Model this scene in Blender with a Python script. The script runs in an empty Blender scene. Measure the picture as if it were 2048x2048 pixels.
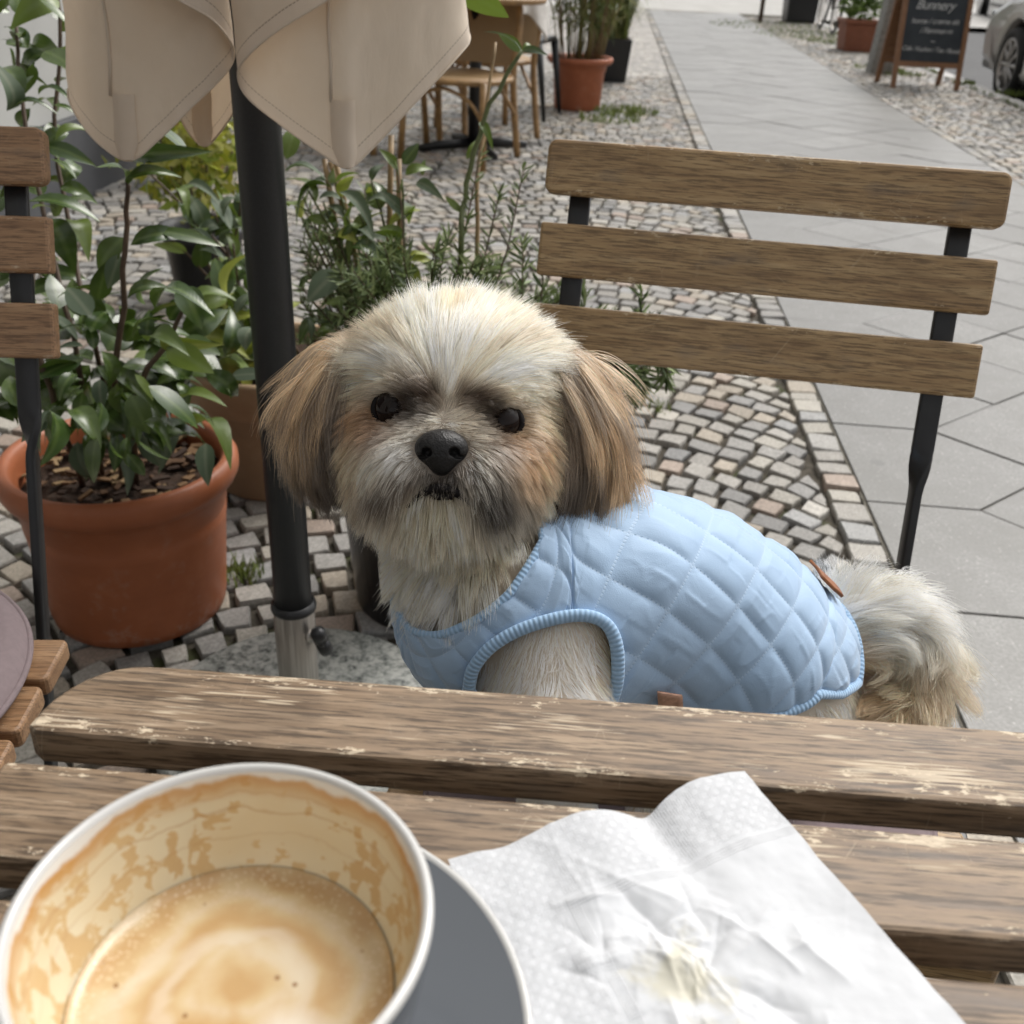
import bpy, bmesh, math, random
import numpy as np
from math import radians, sin, cos, pi, sqrt, atan2
from mathutils import Vector, Matrix, Quaternion
random.seed(7); RNG = np.random.default_rng(11)
SC = bpy.context.scene; COL = SC.collection

# ------------------------------------------------------------------ camera
CAM_H, PITCH, ROLL, FPX = 1.0, 29.3, 2.8, 2048.0
_p, _r = radians(PITCH), radians(ROLL)
FW = np.array([0, cos(_p), -sin(_p)]); _rt = np.array([1., 0, 0]); _up = np.cross(_rt, FW)
RT = cos(_r) * _rt + sin(_r) * _up; UP = -sin(_r) * _rt + cos(_r) * _up
CC = np.array([0, 0, CAM_H])
cd = bpy.data.cameras.new('camera'); cam = bpy.data.objects.new('camera', cd); COL.objects.link(cam)
cd.sensor_fit = 'HORIZONTAL'; cd.sensor_width = 36; cd.lens = 36.0
cd.clip_start = 0.02; cd.clip_end = 600
cam.matrix_world = Matrix(((RT[0], UP[0], -FW[0], 0), (RT[1], UP[1], -FW[1], 0), (RT[2], UP[2], -FW[2], CAM_H), (0, 0, 0, 1)))
cd.dof.use_dof = True; cd.dof.focus_distance = 0.60; cd.dof.aperture_fstop = 15
SC.camera = cam

# ------------------------------------------------------------------ sky and sun (overcast)
SUN_EL, SUN_AZ = radians(52), radians(40)          # azimuth measured from +Y towards +X
w = bpy.data.worlds.new('World'); SC.world = w; w.use_nodes = True
nt = w.node_tree; nt.nodes.clear()
sky = nt.nodes.new('ShaderNodeTexSky'); sky.sky_type = 'NISHITA'; sky.sun_disc = False
sky.sun_elevation = SUN_EL; sky.sun_rotation = SUN_AZ; sky.dust_density = 6.0; sky.air_density = 1.0; sky.ozone_density = 1.0
hs = nt.nodes.new('ShaderNodeHueSaturation'); hs.inputs['Saturation'].default_value = 0.06
bg = nt.nodes.new('ShaderNodeBackground'); bg.inputs['Strength'].default_value = 0.15
wo = nt.nodes.new('ShaderNodeOutputWorld')
nt.links.new(sky.outputs[0], hs.inputs['Color']); nt.links.new(hs.outputs[0], bg.inputs['Color']); nt.links.new(bg.outputs[0], wo.inputs[0])
sl = bpy.data.lights.new('sun', 'SUN'); sl.energy = 1.15; sl.angle = radians(30); sl.color = (1, 0.93, 0.83)
so = bpy.data.objects.new('sun', sl); COL.objects.link(so); so.location = (3, 3, 8)
_d = Vector((sin(SUN_AZ) * cos(SUN_EL), cos(SUN_AZ) * cos(SUN_EL), sin(SUN_EL)))
so.rotation_euler = (-_d).to_track_quat('-Z', 'Y').to_euler()
SC.view_settings.view_transform = 'Standard'; SC.view_settings.look = 'None'
SC.view_settings.gamma = 1.0; SC.view_settings.use_curve_mapping = False
SC.view_settings.exposure = 0.35
SC.cycles.max_bounces = 10; SC.cycles.transparent_max_bounces = 8
SC.cycles_curves.shape = 'RIBBONS'

# ------------------------------------------------------------------ placing helpers (photo point -> place on a known plane)
K = 2048.0 / 1932.0
def ray(x, y): return FW + (x * K - 1024) / FPX * RT + (1024 - y * K) / FPX * UP
def at(x, y, z):
    d = ray(x, y); return CC + d * ((z - CAM_H) / d[2])
def dep(x, y, t): return CC + ray(x, y) * t
def proj(P):
    d = np.asarray(P, float) - CC; t = d @ FW
    return np.stack([(1024 + FPX * (d @ RT) / t) / K, (1024 - FPX * (d @ UP) / t) / K, t], -1)

# ------------------------------------------------------------------ numpy noise
def _h(i, j, k, s=0):
    n = (i * 374761393 + j * 668265263 + k * 2147483647 + s * 1274126177) & 0xffffffff
    n = ((n ^ (n >> 13)) * 1274126177) & 0xffffffff
    n = ((n ^ (n >> 16)) * 2246822519) & 0xffffffff
    return ((n ^ (n >> 15)) & 0xffffff) / float(0xffffff)
def vnoise(P, f=1.0, s=0):
    P = np.asarray(P, float) * f; i = np.floor(P).astype(np.int64); u = P - i; u = u * u * (3 - 2 * u); r = 0
    for a in (0, 1):
        for b in (0, 1):
            for c in (0, 1):
                wgt = (u[..., 0] if a else 1 - u[..., 0]) * (u[..., 1] if b else 1 - u[..., 1]) * (u[..., 2] if c else 1 - u[..., 2])
                r = r + wgt * _h(i[..., 0] + a, i[..., 1] + b, i[..., 2] + c, s)
    return r * 2 - 1
def fbm(P, f=1.0, s=0, o=3):
    r = 0; a = 1.0
    for k in range(o): r = r + a * vnoise(P, f * 2 ** k, s + k); a *= .5
    return r
def sstep(a, b, x):
    t = np.clip((x - a) / (b - a), 0, 1); return t * t * (3 - 2 * t)
def nrm(v): return v / np.maximum(np.linalg.norm(v, axis=-1, keepdims=True), 1e-12)

# ------------------------------------------------------------------ objects
WM = {}
def thing(name, label, cat, loc=(0, 0, 0), group=None, kind=None):
    o = bpy.data.objects.new(name, None); COL.objects.link(o); o.empty_display_size = .05
    o.location = Vector([float(v) for v in loc]); WM[o.name] = Matrix.Translation(o.location)
    if kind: o['kind'] = kind
    else: tag(o, label, cat, group)
    return o
def tag(o, label, cat, group=None):
    o['label'] = label; o['category'] = cat
    if group: o['group'] = group
    return o
def link(name, data, parent=None, mw=None):
    o = bpy.data.objects.new(name, data); COL.objects.link(o); m = mw if mw is not None else Matrix()
    o.matrix_basis = m; WM[o.name] = m
    if parent is not None:
        o.parent = parent; o.matrix_parent_inverse = WM[parent.name].inverted()
    return o
def mesh(name, V, F, mat=None, smooth=True, uv=None, col=None):
    me = bpy.data.meshes.new(name)
    V = np.asarray(V, float); me.from_pydata(V.tolist(), [], F if isinstance(F, list) else F.tolist())
    if mat is not None:
        for m in (mat if isinstance(mat, (list, tuple)) else [mat]): me.materials.append(m)
    if smooth: me.polygons.foreach_set('use_smooth', np.ones(len(me.polygons), bool))
    if uv is not None:
        ul = me.uv_layers.new(name='UVMap'); li = np.zeros(len(me.loops), np.int32); me.loops.foreach_get('vertex_index', li)
        ul.data.foreach_set('uv', np.asarray(uv, np.float32)[li].ravel())
    if col is not None:
        a = me.color_attributes.new('col', 'FLOAT_COLOR', 'POINT'); c = np.ones((len(V), 4), np.float32); c[:, :3] = col
        a.data.foreach_set('color', c.ravel())
    me.update(); return me
def mk(name, V, F, mat, parent=None, mw=None, smooth=True, uv=None, col=None, kind=None):
    o = link(name, mesh(name, V, F, mat, smooth, uv, col), parent, mw)
    if kind: o['kind'] = kind
    return o
def copy_tree(root, name_loc=None):
    c = root.copy(); COL.objects.link(c); WM[c.name] = WM[root.name].copy()
    for ch in list(root.children):
        d = ch.copy(); COL.objects.link(d); d.parent = c; WM[d.name] = WM[ch.name]
        for g in list(ch.children):
            e = g.copy(); COL.objects.link(e); e.parent = d
    return c
class MB:
    def __init__(s): s.V = []; s.F = []; s.n = 0; s.C = []
    def add(s, V, F, c=None):
        V = np.asarray(V, float); s.V.append(V); n = s.n
        s.F += [[int(i) + n for i in f] for f in F]; s.n += len(V)
        if c is not None: s.C.append(np.broadcast_to(np.asarray(c, float), (len(V), 3)))
        return s
    def mk(s, name, mat, parent=None, mw=None, smooth=True, kind=None):
        return mk(name, np.concatenate(s.V), s.F, mat, parent, mw, smooth, None, np.concatenate(s.C) if s.C else None, kind)
def frames(P):
    P = np.asarray(P, float); T = nrm(np.gradient(P, axis=0)); N = np.zeros_like(P)
    a = np.array([0, 0, 1.]) if abs(T[0, 2]) < .9 else np.array([1., 0, 0])
    n = a - T[0] * (a @ T[0]); n /= np.linalg.norm(n)
    for i in range(len(P)):
        n = n - T[i] * (n @ T[i]); n /= np.linalg.norm(n); N[i] = n
    return T, N, np.cross(T, N)
def tube(P, R, n=8, cap=True, flat=1.0):
    P = np.asarray(P, float); R = np.broadcast_to(np.asarray(R, float), (len(P),)); T, N, B = frames(P)
    a = np.arange(n) * 2 * pi / n
    V = (P[:, None] + R[:, None, None] * (N[:, None] * np.cos(a)[None, :, None] + flat * B[:, None] * np.sin(a)[None, :, None])).reshape(-1, 3)
    F = [[i * n + j, i * n + (j + 1) % n, (i + 1) * n + (j + 1) % n, (i + 1) * n + j] for i in range(len(P) - 1) for j in range(n)]
    if cap: F += [[j for j in range(n)][::-1], [(len(P) - 1) * n + j for j in range(n)]]
    return V, F
def lathe(prof, c=(0, 0, 0), n=48, cap0=True, cap1=False):
    a = np.arange(n) * 2 * pi / n; V = []
    for r, z in prof: V.append(np.stack([c[0] + r * np.cos(a), c[1] + r * np.sin(a), np.full(n, c[2] + z)], 1))
    F = [[i * n + j, i * n + (j + 1) % n, (i + 1) * n + (j + 1) % n, (i + 1) * n + j] for i in range(len(prof) - 1) for j in range(n)]
    if cap0: F.append([j for j in range(n)][::-1])
    if cap1: F.append([(len(prof) - 1) * n + j for j in range(n)])
    return np.concatenate(V), F
def prism(out, z0, z1, b=.002):
    """plan outline (ccw) raised from z0 to z1 with rounded rims"""
    P = np.asarray(out, float); n = len(P); e = nrm(np.roll(P, -1, 0) - P); nn = np.stack([e[:, 1], -e[:, 0]], 1)
    m = nrm(nn + np.roll(nn, 1, 0)); m = m / np.maximum((m * nn).sum(1, keepdims=True), .5)
    rings = [(b, z0), (b * .3, z0 + b * .3), (0, z0 + b), (0, z1 - b), (b * .3, z1 - b * .3), (b, z1)]
    V = np.concatenate([np.column_stack([P - m * i, np.full(n, z)]) for i, z in rings])
    F = [[i * n + j, i * n + (j + 1) % n, (i + 1) * n + (j + 1) % n, (i + 1) * n + j] for i in range(5) for j in range(n)]
    F += [[j for j in range(n)][::-1], [5 * n + j for j in range(n)]]
    return V, F
def rrect(x0, x1, y0, y1, r=.004, k=4):
    o = []
    for cx, cy, a0 in ((x1 - r, y0 + r, -90), (x1 - r, y1 - r, 0), (x0 + r, y1 - r, 90), (x0 + r, y0 + r, 180)):
        for i in range(k + 1):
            a = radians(a0 + 90 * i / k); o.append((cx + r * cos(a), cy + r * sin(a)))
    return o
def box(c, s, R=None, b=.002):
    V, F = prism(rrect(-s[0] / 2, s[0] / 2, -s[1] / 2, s[1] / 2, min(b, s[0] * .3, s[1] * .3), 2), -s[2] / 2, s[2] / 2, min(b, s[2] * .3, s[0] * .2, s[1] * .2))
    if R is not None: V = V @ np.asarray(R).T
    return V + np.asarray(c, float), F
def rotz(a): return np.array([[cos(a), -sin(a), 0], [sin(a), cos(a), 0], [0, 0, 1.]])
def catmull(P, n):
    P = np.asarray(P, float); m = len(P); t = np.linspace(0, m - 1, n); i = np.minimum(t.astype(int), m - 2); u = (t - i)[:, None]
    g = lambda k: P[np.clip(k, 0, m - 1)]
    a, b, c, d = g(i - 1), g(i), g(i + 1), g(i + 2)
    return .5 * (2 * b + (c - a) * u + (2 * a - 5 * b + 4 * c - d) * u * u + (3 * b - a - 3 * c + d) * u ** 3)

# ------------------------------------------------------------------ materials
class NT:
    def __init__(s, name):
        s.m = bpy.data.materials.new(name); s.m.use_nodes = True; s.t = s.m.node_tree; s.t.nodes.clear()
        s.out = s.n('ShaderNodeOutputMaterial'); s.b = s.n('ShaderNodeBsdfPrincipled'); s.l(s.b.outputs[0], s.out.inputs[0])
    def n(s, ty, **kw):
        o = s.t.nodes.new(ty)
        for k, v in kw.items(): setattr(o, k, v)
        return o
    def l(s, a, b): s.t.links.new(a, b)
    def val(s, sock, v):
        if hasattr(v, 'is_output') or isinstance(v, bpy.types.NodeSocket): s.l(v, sock)
        else: sock.default_value = v
    def set(s, **kw):
        nm = dict(base='Base Color', rough='Roughness', metal='Metallic', coat='Coat Weight', coatr='Coat Roughness', sheen='Sheen Weight', spec='Specular IOR Level', trans='Transmission Weight', normal='Normal', sss='Subsurface Weight')
        for k, v in kw.items():
            if isinstance(v, tuple) and len(v) == 3: v = (*v, 1)
            s.val(s.b.inputs[nm[k]], v)
        return s
    def coord(s, kind='Object', scale=None, rot=None):
        tc = s.n('ShaderNodeTexCoord'); o = tc.outputs[kind]
        if scale is not None:
            mp = s.n('ShaderNodeMapping'); mp.inputs['Scale'].default_value = scale
            if rot is not None: mp.inputs['Rotation'].default_value = rot
            s.l(o, mp.inputs[0]); o = mp.outputs[0]
        return o
    def noise(s, vec, scale=5, detail=4, rough=.55, dist=0):
        o = s.n('ShaderNodeTexNoise'); o.inputs['Scale'].default_value = scale; o.inputs['Detail'].default_value = detail
        o.inputs['Roughness'].default_value = rough; o.inputs['Distortion'].default_value = dist; s.l(vec, o.inputs['Vector']); return o.outputs[0]
    def voro(s, vec, scale=5, feature='F1', out=0, rnd=1.0):
        o = s.n('ShaderNodeTexVoronoi'); o.feature = feature; o.inputs['Scale'].default_value = scale; o.inputs['Randomness'].default_value = rnd
        s.l(vec, o.inputs['Vector']); return o.outputs[out]
    def ramp(s, f, stops):
        o = s.n('ShaderNodeValToRGB'); s.l(f, o.inputs[0]); e = o.color_ramp.elements
        while len(e) < len(stops): e.new(.5)
        for i, (p, c) in enumerate(stops): e[i].position = p; e[i].color = (*c, 1) if isinstance(c, tuple) else (c, c, c, 1)
        return o.outputs[0]
    def rng(s, f, a, b, c=0., d=1.):
        o = s.n('ShaderNodeMapRange'); o.clamp = True; s.val(o.inputs[0], f)
        for i, v in enumerate((a, b, c, d)): o.inputs[i + 1].default_value = v
        return o.outputs[0]
    def mth(s, op, a, b=0.):
        o = s.n('ShaderNodeMath', operation=op); s.val(o.inputs[0], a); s.val(o.inputs[1], b); return o.outputs[0]
    def mix(s, f, a, b, ty='MIX'):
        o = s.n('ShaderNodeMix', data_type='RGBA', blend_type=ty); s.val(o.inputs[0], f)
        for i, v in ((6, a), (7, b)):
            if isinstance(v, tuple) and len(v) == 3: v = (*v, 1)
            s.val(o.inputs[i], v)
        return o.outputs[2]
    def attr(s, name='col'):
        o = s.n('ShaderNodeAttribute'); o.attribute_name = name; return o.outputs['Color']
    def sep(s, v):
        o = s.n('ShaderNodeSeparateXYZ'); s.l(v, o.inputs[0]); return o.outputs
    def bump(s, h, strength=.3, dist=.002, prev=None):
        o = s.n('ShaderNodeBump'); o.inputs['Strength'].default_value = strength; o.inputs['Distance'].default_value = dist
        s.l(h, o.inputs['Height'])
        if prev is not None: s.l(prev, o.inputs['Normal'])
        s.l(o.outputs[0], s.b.inputs['Normal']); return o.outputs[0]
def plain(name, base, rough=.5, metal=0., var=.12, scale=30, bump=.0, coat=0., spec=.5):
    s = NT(name); c = s.coord('Object'); f = s.noise(c, scale, 4)
    a = tuple(v * (1 - var) for v in base); b = tuple(min(1, v * (1 + var)) for v in base)
    s.set(base=s.ramp(f, [(.3, a), (.7, b)]), rough=rough, metal=metal, coat=coat, spec=spec)
    if bump: s.bump(f, bump, .001)
    return s.m
def wood(name, dark, mid, light, worn=None, rough=.55, halfw=.0225, halfl=.27, pore=.85, thr=.712, m2w=.85):
    """grain runs along local X; worn = colour of bare chipped wood along the edges"""
    s = NT(name); oi = s.n('ShaderNodeObjectInfo'); co = s.coord('Object')
    off = s.n('ShaderNodeVectorMath', operation='SCALE'); comb = s.n('ShaderNodeCombineXYZ'); 
    for i in range(3): s.l(oi.outputs['Random'], comb.inputs[i])
    s.l(comb.outputs[0], off.inputs[0]); off.inputs['Scale'].default_value = 7.3
    ad = s.n('ShaderNodeVectorMath', operation='ADD'); s.l(co, ad.inputs[0]); s.l(off.outputs[0], ad.inputs[1]); v = ad.outputs[0]
    def mp(sc):
        m = s.n('ShaderNodeMapping'); m.inputs['Scale'].default_value = sc; s.l(v, m.inputs[0]); return m.outputs[0]
    g1 = s.noise(mp((3, 55, 55)), 2.2, 6, .65, .6); g2 = s.noise(mp((26, 420, 420)), 1.6, 4, .65); big = s.noise(mp((6, 22, 22)), 1.3, 3, .5, 1.2)
    c = s.ramp(g1, [(.30, dark), (.5, mid), (.72, light)])
    c = s.mix(s.rng(g2, .48, .60, 0, pore), c, tuple(x * .45 for x in dark))
    c = s.mix(s.rng(big, .52, .72, 0, .55), c, tuple(x * .8 for x in dark))
    c = s.mix(s.rng(big, .40, .25, 0, .35), c, light)
    h = g2
    if worn:
        x, y, z = s.sep(co); ex = s.mth('ABSOLUTE', y); e = s.rng(ex, halfw * .35, halfw, 0, 1); ez = s.mth('MULTIPLY', e, s.rng(z, -.004, .001, 0, 1))
        n1 = s.noise(mp((60, 170, 100)), 2.0, 7, .72); n2 = s.noise(mp((9, 26, 26)), 1.5, 3, .6)
        t = s.mth('ADD', s.mth('MULTIPLY', ez, .22), s.mth('MULTIPLY', s.mth('SUBTRACT', n2, .5), .55))
        m = s.rng(s.mth('ADD', n1, t), thr, thr + .026, 0, .95)
        n3 = s.noise(mp((18, 420, 60)), 1.5, 3, .6)
        m2 = s.mth('MULTIPLY', s.rng(s.mth('ADD', n3, s.mth('MULTIPLY', s.mth('SUBTRACT', n2, .5), 1.1)), .64, .72, 0, m2w), s.rng(z, -.004, .001, 0, 1))
        sc = s.voro(mp((26, 9, 5)), 1.1, 'DISTANCE_TO_EDGE'); m3 = s.mth('MULTIPLY', s.rng(sc, .0, .006, 1, 0), s.rng(n2, .52, .60, 0, .3))
        m = s.mth('MAXIMUM', s.mth('MAXIMUM', m, m2), m3)
        c = s.mix(m, c, worn); c = s.mix(s.rng(s.noise(mp((16, 40, 40)), 1.2, 2), .6, .75, 0, .35), c, (.10, .085, .075))
        h = s.mth('SUBTRACT', g2, m)
    s.set(base=c, rough=s.rng(g1, .3, .7, rough - .08, rough + .1)); s.bump(h, .35, .0006)
    return s.m
MT = {}
MT['table'] = wood('weathered_table_wood', (.10, .061, .033), (.228, .156, .096), (.36, .268, .182), worn=(.58, .48, .35))
MT['chairw'] = wood('oiled_chair_wood', (.22, .125, .052), (.36, .23, .105), (.47, .325, .165), rough=.42, pore=.75, worn=(.55, .42, .26), thr=.80, halfw=.0237, m2w=.0)
MT['chairl'] = wood('brown_chair_wood', (.23, .122, .06), (.33, .19, .098), (.41, .255, .14), rough=.45, pore=.75, worn=(.5, .38, .26), thr=.82, halfw=.0237, m2w=.0)
MT['black'] = plain('black_painted_steel', (.012, .012, .013), .38, 0, .2, 60)
MT['pole'] = plain('charcoal_powder_coat', (.028, .029, .031), .42, 0, .12, 300, .05)
MT['plastic'] = plain('black_plastic', (.015, .015, .016), .35)
def m_terracotta(name, base, dust, rough=.62):
    s = NT(name); c = s.coord('Object'); f = s.noise(c, 14, 6, .6); g = s.noise(c, 90, 3)
    x, y, z = s.sep(c); st = s.noise(s.coord('Object', (6, 6, 60)), 2, 3)
    col = s.ramp(f, [(.3, tuple(v * .82 for v in base)), (.7, base)]); col = s.mix(s.rng(f, .55, .8, 0, .35), col, dust); col = s.mix(s.mth('MULTIPLY', s.rng(s.noise(c, 22, 6, .7), .56, .75, 0, .5), s.rng(z, .16, .02, .25, 1)), col, (.46, .38, .32)); col = s.mix(s.rng(st, .5, .8, 0, .18), col, tuple(v * .6 for v in base))
    s.set(base=col, rough=rough, spec=.35); s.bump(g, .15, .0008); return s.m
MT['terra'] = m_terracotta('orange_plastic_terracotta', (.36, .115, .048), (.40, .17, .09), .45)
MT['terra_old'] = m_terracotta('aged_terracotta', (.34, .235, .145), (.38, .31, .22), .85)
MT['terra_far'] = m_terracotta('far_terracotta', (.42, .135, .065), (.45, .19, .11), .5)
MT['terra_brown'] = m_terracotta('brown_terracotta', (.24, .085, .045), (.28, .12, .07), .6)
def m_soil():
    s = NT('bark_soil'); c = s.coord('Object'); f = s.voro(c, 60, 'F1'); g = s.noise(c, 45, 6, .7); v = s.n('ShaderNodeTexVoronoi'); v.inputs['Scale'].default_value = 75; s.l(c, v.inputs['Vector'])
    col = s.ramp(g, [(.35, (.012, .008, .006)), (.6, (.05, .03, .02)), (.8, (.13, .08, .045))])
    s.set(base=col, rough=.9, spec=.2); s.bump(s.mth('ADD', f, g), .8, .01); return s.m
MT['soil'] = m_soil()
def m_leaf(name, a, b, vein, rough=.28, spec=.5, tr=.12):
    s = NT(name); oi = s.n('ShaderNodeObjectInfo'); c = s.coord('Object'); f = s.noise(c, 3, 3)
    col = s.mix(oi.outputs['Random'], a, b); col = s.mix(s.rng(f, .4, .7, 0, .4), col, tuple(v * .7 for v in a))
    x, y, z = s.sep(c); mid = s.rng(s.mth('ABSOLUTE', x), .015, .05, 1, 0); col = s.mix(s.mth('MULTIPLY', mid, .5), col, vein)
    ge = s.n('ShaderNodeNewGeometry'); col = s.mix(s.mth('MULTIPLY', ge.outputs['Backfacing'], .5), col, tuple(min(1, v * 1.9) for v in b))
    s.set(base=col, rough=rough, spec=spec)
    wv = s.n('ShaderNodeTexWave'); wv.inputs['Scale'].default_value = 4; s.l(s.coord('Object', (1.2, 3.0, 0), (0, 0, .7)), wv.inputs['Vector']); s.bump(wv.outputs['Fac'], .035, .03)
    t = s.n('ShaderNodeBsdfTranslucent'); s.val(t.inputs[0], s.mix(.5, col, (.16, .26, .03))); mx = s.n('ShaderNodeMixShader'); mx.inputs[0].default_value = tr
    s.l(s.b.outputs[0], mx.inputs[1]); s.l(t.outputs[0], mx.inputs[2]); s.l(mx.outputs[0], s.out.inputs[0]); return s.m
MT['leaf'] = m_leaf('glossy_laurel_leaf', (.034, .066, .015), (.072, .112, .022), (.12, .17, .05), .24, .6, .10)
MT['leaf2'] = m_leaf('mid_green_leaf', (.085, .135, .024), (.14, .19, .035), (.15, .2, .07), .35, .5, .2)
MT['leafy'] = m_leaf('yellow_green_leaf', (.20, .24, .03), (.30, .32, .06), (.4, .42, .12), .45, .4, .25)
MT['leafsage'] = m_leaf('grey_green_leaf', (.07, .10, .06), (.10, .13, .085), (.18, .2, .14), .6, .3, .15)
def m_attr(name, rough=.6, spec=.4, noise=0., sc=120, bump=0, tr=0.):
    s = NT(name); c = s.attr()
    if noise: c = s.mix(noise, c, s.ramp(s.noise(s.coord('Object'), sc, 4, .65), [(.3, .15), (.7, .85)]), 'OVERLAY')
    s.set(base=c, rough=rough, spec=spec)
    if bump: s.bump(s.noise(s.coord('Object'), sc * 1.3, 4), bump, .002)
    if tr:
        t = s.n('ShaderNodeBsdfTranslucent'); s.l(c, t.inputs[0]); mx = s.n('ShaderNodeMixShader'); mx.inputs[0].default_value = tr
        s.l(s.b.outputs[0], mx.inputs[1]); s.l(t.outputs[0], mx.inputs[2]); s.l(mx.outputs[0], s.out.inputs[0])
    return s.m
MT['stone'] = m_attr('paving_stone', .62, .4, .5, 160, .35)
MT['herb'] = m_attr('herb_foliage', .5, .35, tr=.2)
MT['stem'] = plain('brown_plant_stem', (.075, .045, .025), .6, 0, .35, 80)
MT['stemg'] = plain('green_plant_stem', (.09, .11, .035), .5, 0, .3, 80)
MT['cane'] = plain('bamboo_cane', (.27, .18, .085), .5, 0, .3, 60)
MT['steel'] = None
def m_steel():
    s = NT('brushed_steel_tube'); f = s.noise(s.coord('Object', (90, 90, 3)), 4, 4)
    s.set(base=s.ramp(f, [(.3, (.38, .35, .32)), (.7, (.58, .55, .51))]), metal=1., rough=s.rng(f, .3, .7, .32, .48)); s.bump(f, .08, .0005); return s.m
MT['steel'] = m_steel()
def m_granite(name, a, b, c, sc=70):
    s = NT(name); co = s.coord('Object'); f = s.noise(co, sc, 5, .7); g = s.voro(co, sc * 1.8, 'F1')
    col = s.ramp(f, [(.34, a), (.46, b), (.6, c)]); s.set(base=col, rough=.55); s.bump(f, .1, .001); return s.m
MT['granite'] = m_granite('speckled_granite', (.05, .055, .055), (.24, .25, .23), (.42, .42, .39), 75)
def m_slab():
    s = NT('sidewalk_slab'); oi = s.n('ShaderNodeObjectInfo'); g = s.n('ShaderNodeNewGeometry').outputs['Position']
    f = s.noise(g, 160, 4, .7); v = s.n('ShaderNodeTexVoronoi'); v.inputs['Scale'].default_value = 110; s.l(g, v.inputs['Vector'])
    sp = s.mth('MULTIPLY', s.rng(v.outputs['Distance'], .16, .30, 1, 0), s.rng(s.sep(v.outputs['Color'])[0], .78, .82, 0, 1))
    col = s.mix(oi.outputs['Random'], (.165, .161, .152), (.245, .24, .228)); big = s.noise(g, 7, 7, .68)
    col = s.mix(s.rng(f, .38, .6, 0, .75), col, (.085, .082, .077)); col = s.mix(s.rng(big, .42, .66, 0, .6), col, (.095, .09, .08)); col = s.mix(s.mth('MULTIPLY', sp, .55), col, (.45, .44, .41))
    gu = s.n('ShaderNodeTexVoronoi'); gu.inputs['Scale'].default_value = 8; s.l(g, gu.inputs['Vector']); gm_ = s.mth('MULTIPLY', s.rng(gu.outputs['Distance'], .10, .16, .7, 0), s.rng(s.sep(gu.outputs['Color'])[1], .72, .74, 0, 1)); col = s.mix(gm_, col, (.075, .072, .068)); pt = s.noise(g, 1.7, 6, .7, .5); col = s.mix(s.rng(pt, .50, .70, 0, .5), col, (.10, .098, .085)); s.set(base=col, rough=.44, spec=.5); s.bump(f, .3, .0012); return s.m
MT['slab'] = m_slab()
def m_bed():
    s = NT('joint_sand'); g = s.n('ShaderNodeNewGeometry').outputs['Position']; f = s.noise(g, 5, 5, .65); h = s.noise(g, 60, 4, .7)
    col = s.ramp(h, [(.3, (.035, .030, .024)), (.7, (.10, .088, .07))]); col = s.mix(s.rng(f, .55, .66, 0, .8), col, (.05, .065, .018))
    s.set(base=col, rough=.95, spec=.2); s.bump(h, .5, .004); return s.m
MT['bed'] = m_bed()
def m_ground(name, a, b, sc):
    s = NT(name); g = s.n('ShaderNodeNewGeometry').outputs['Position']; f = s.noise(g, sc, 5, .65); h = s.noise(g, sc * 14, 3)
    col = s.ramp(f, [(.3, a), (.7, b)]); s.set(base=s.mix(s.rng(h, .4, .7, 0, .3), col, a), rough=.85); s.bump(h, .4, .004); return s.m
MT['asphalt'] = m_ground('road_asphalt', (.045, .045, .047), (.075, .075, .076), 4)
MT['farcob'] = m_ground('far_street_cobbles', (.30, .29, .27), (.42, .41, .39), 1.6)
MT['ground'] = m_ground('earth', (.12, .11, .09), (.2, .185, .16), .7)
MT['kerb'] = m_granite('kerb_granite', (.22, .21, .20), (.34, .33, .315), (.42, .41, .39), 40)
# ================================================================== the setting
TY = np.array([.068, 1.0]) / sqrt(1 + .068 ** 2); TX = np.array([TY[1], -TY[0]])     # along / across the sidewalk
XL, XR, XK, XF = .612, 2.160, 3.25, -2.12                                            # slab path left, right, kerb, facade at y = 0
PO = np.array([XL, 0.]); PW = (XR - XL) * TX[0]
def st2w(s, q): return PO + TY * s + TX * q
def sheet(name, pts, z, mat, kind='structure'):
    V = [(x, y, z) for x, y in pts]; o = mk(name, V, [list(range(len(V)))], mat, smooth=False); o['kind'] = kind; return o
sheet('ground', [(-150, -150), (150, -150), (150, 300), (-150, 300)], -.30, MT['ground'])
lx = lambda x0, y: x0 + .068 * y
sheet('footpath', [(lx(-9, -4), -4), (lx(XK + .02, -4), -4), (lx(XK + .02, 20.2), 20.2), (lx(-9, 20.2), 20.2)], -.015, MT['bed'])
sheet('road', [(lx(XK - .1, -40), -40), (lx(10, -40), -40), (lx(10, 20.4), 20.4), (lx(XK - .1, 20.4), 20.4)], -.13, MT['asphalt'])
sheet('street', [(-60, 20.15), (90, 20.15), (90, 32), (-60, 32)], -.05, MT['farcob'])
sheet('far_pavement', [(-60, 32), (90, 32), (90, 120), (-60, 120)], -.02, MT['farcob'])

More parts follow.
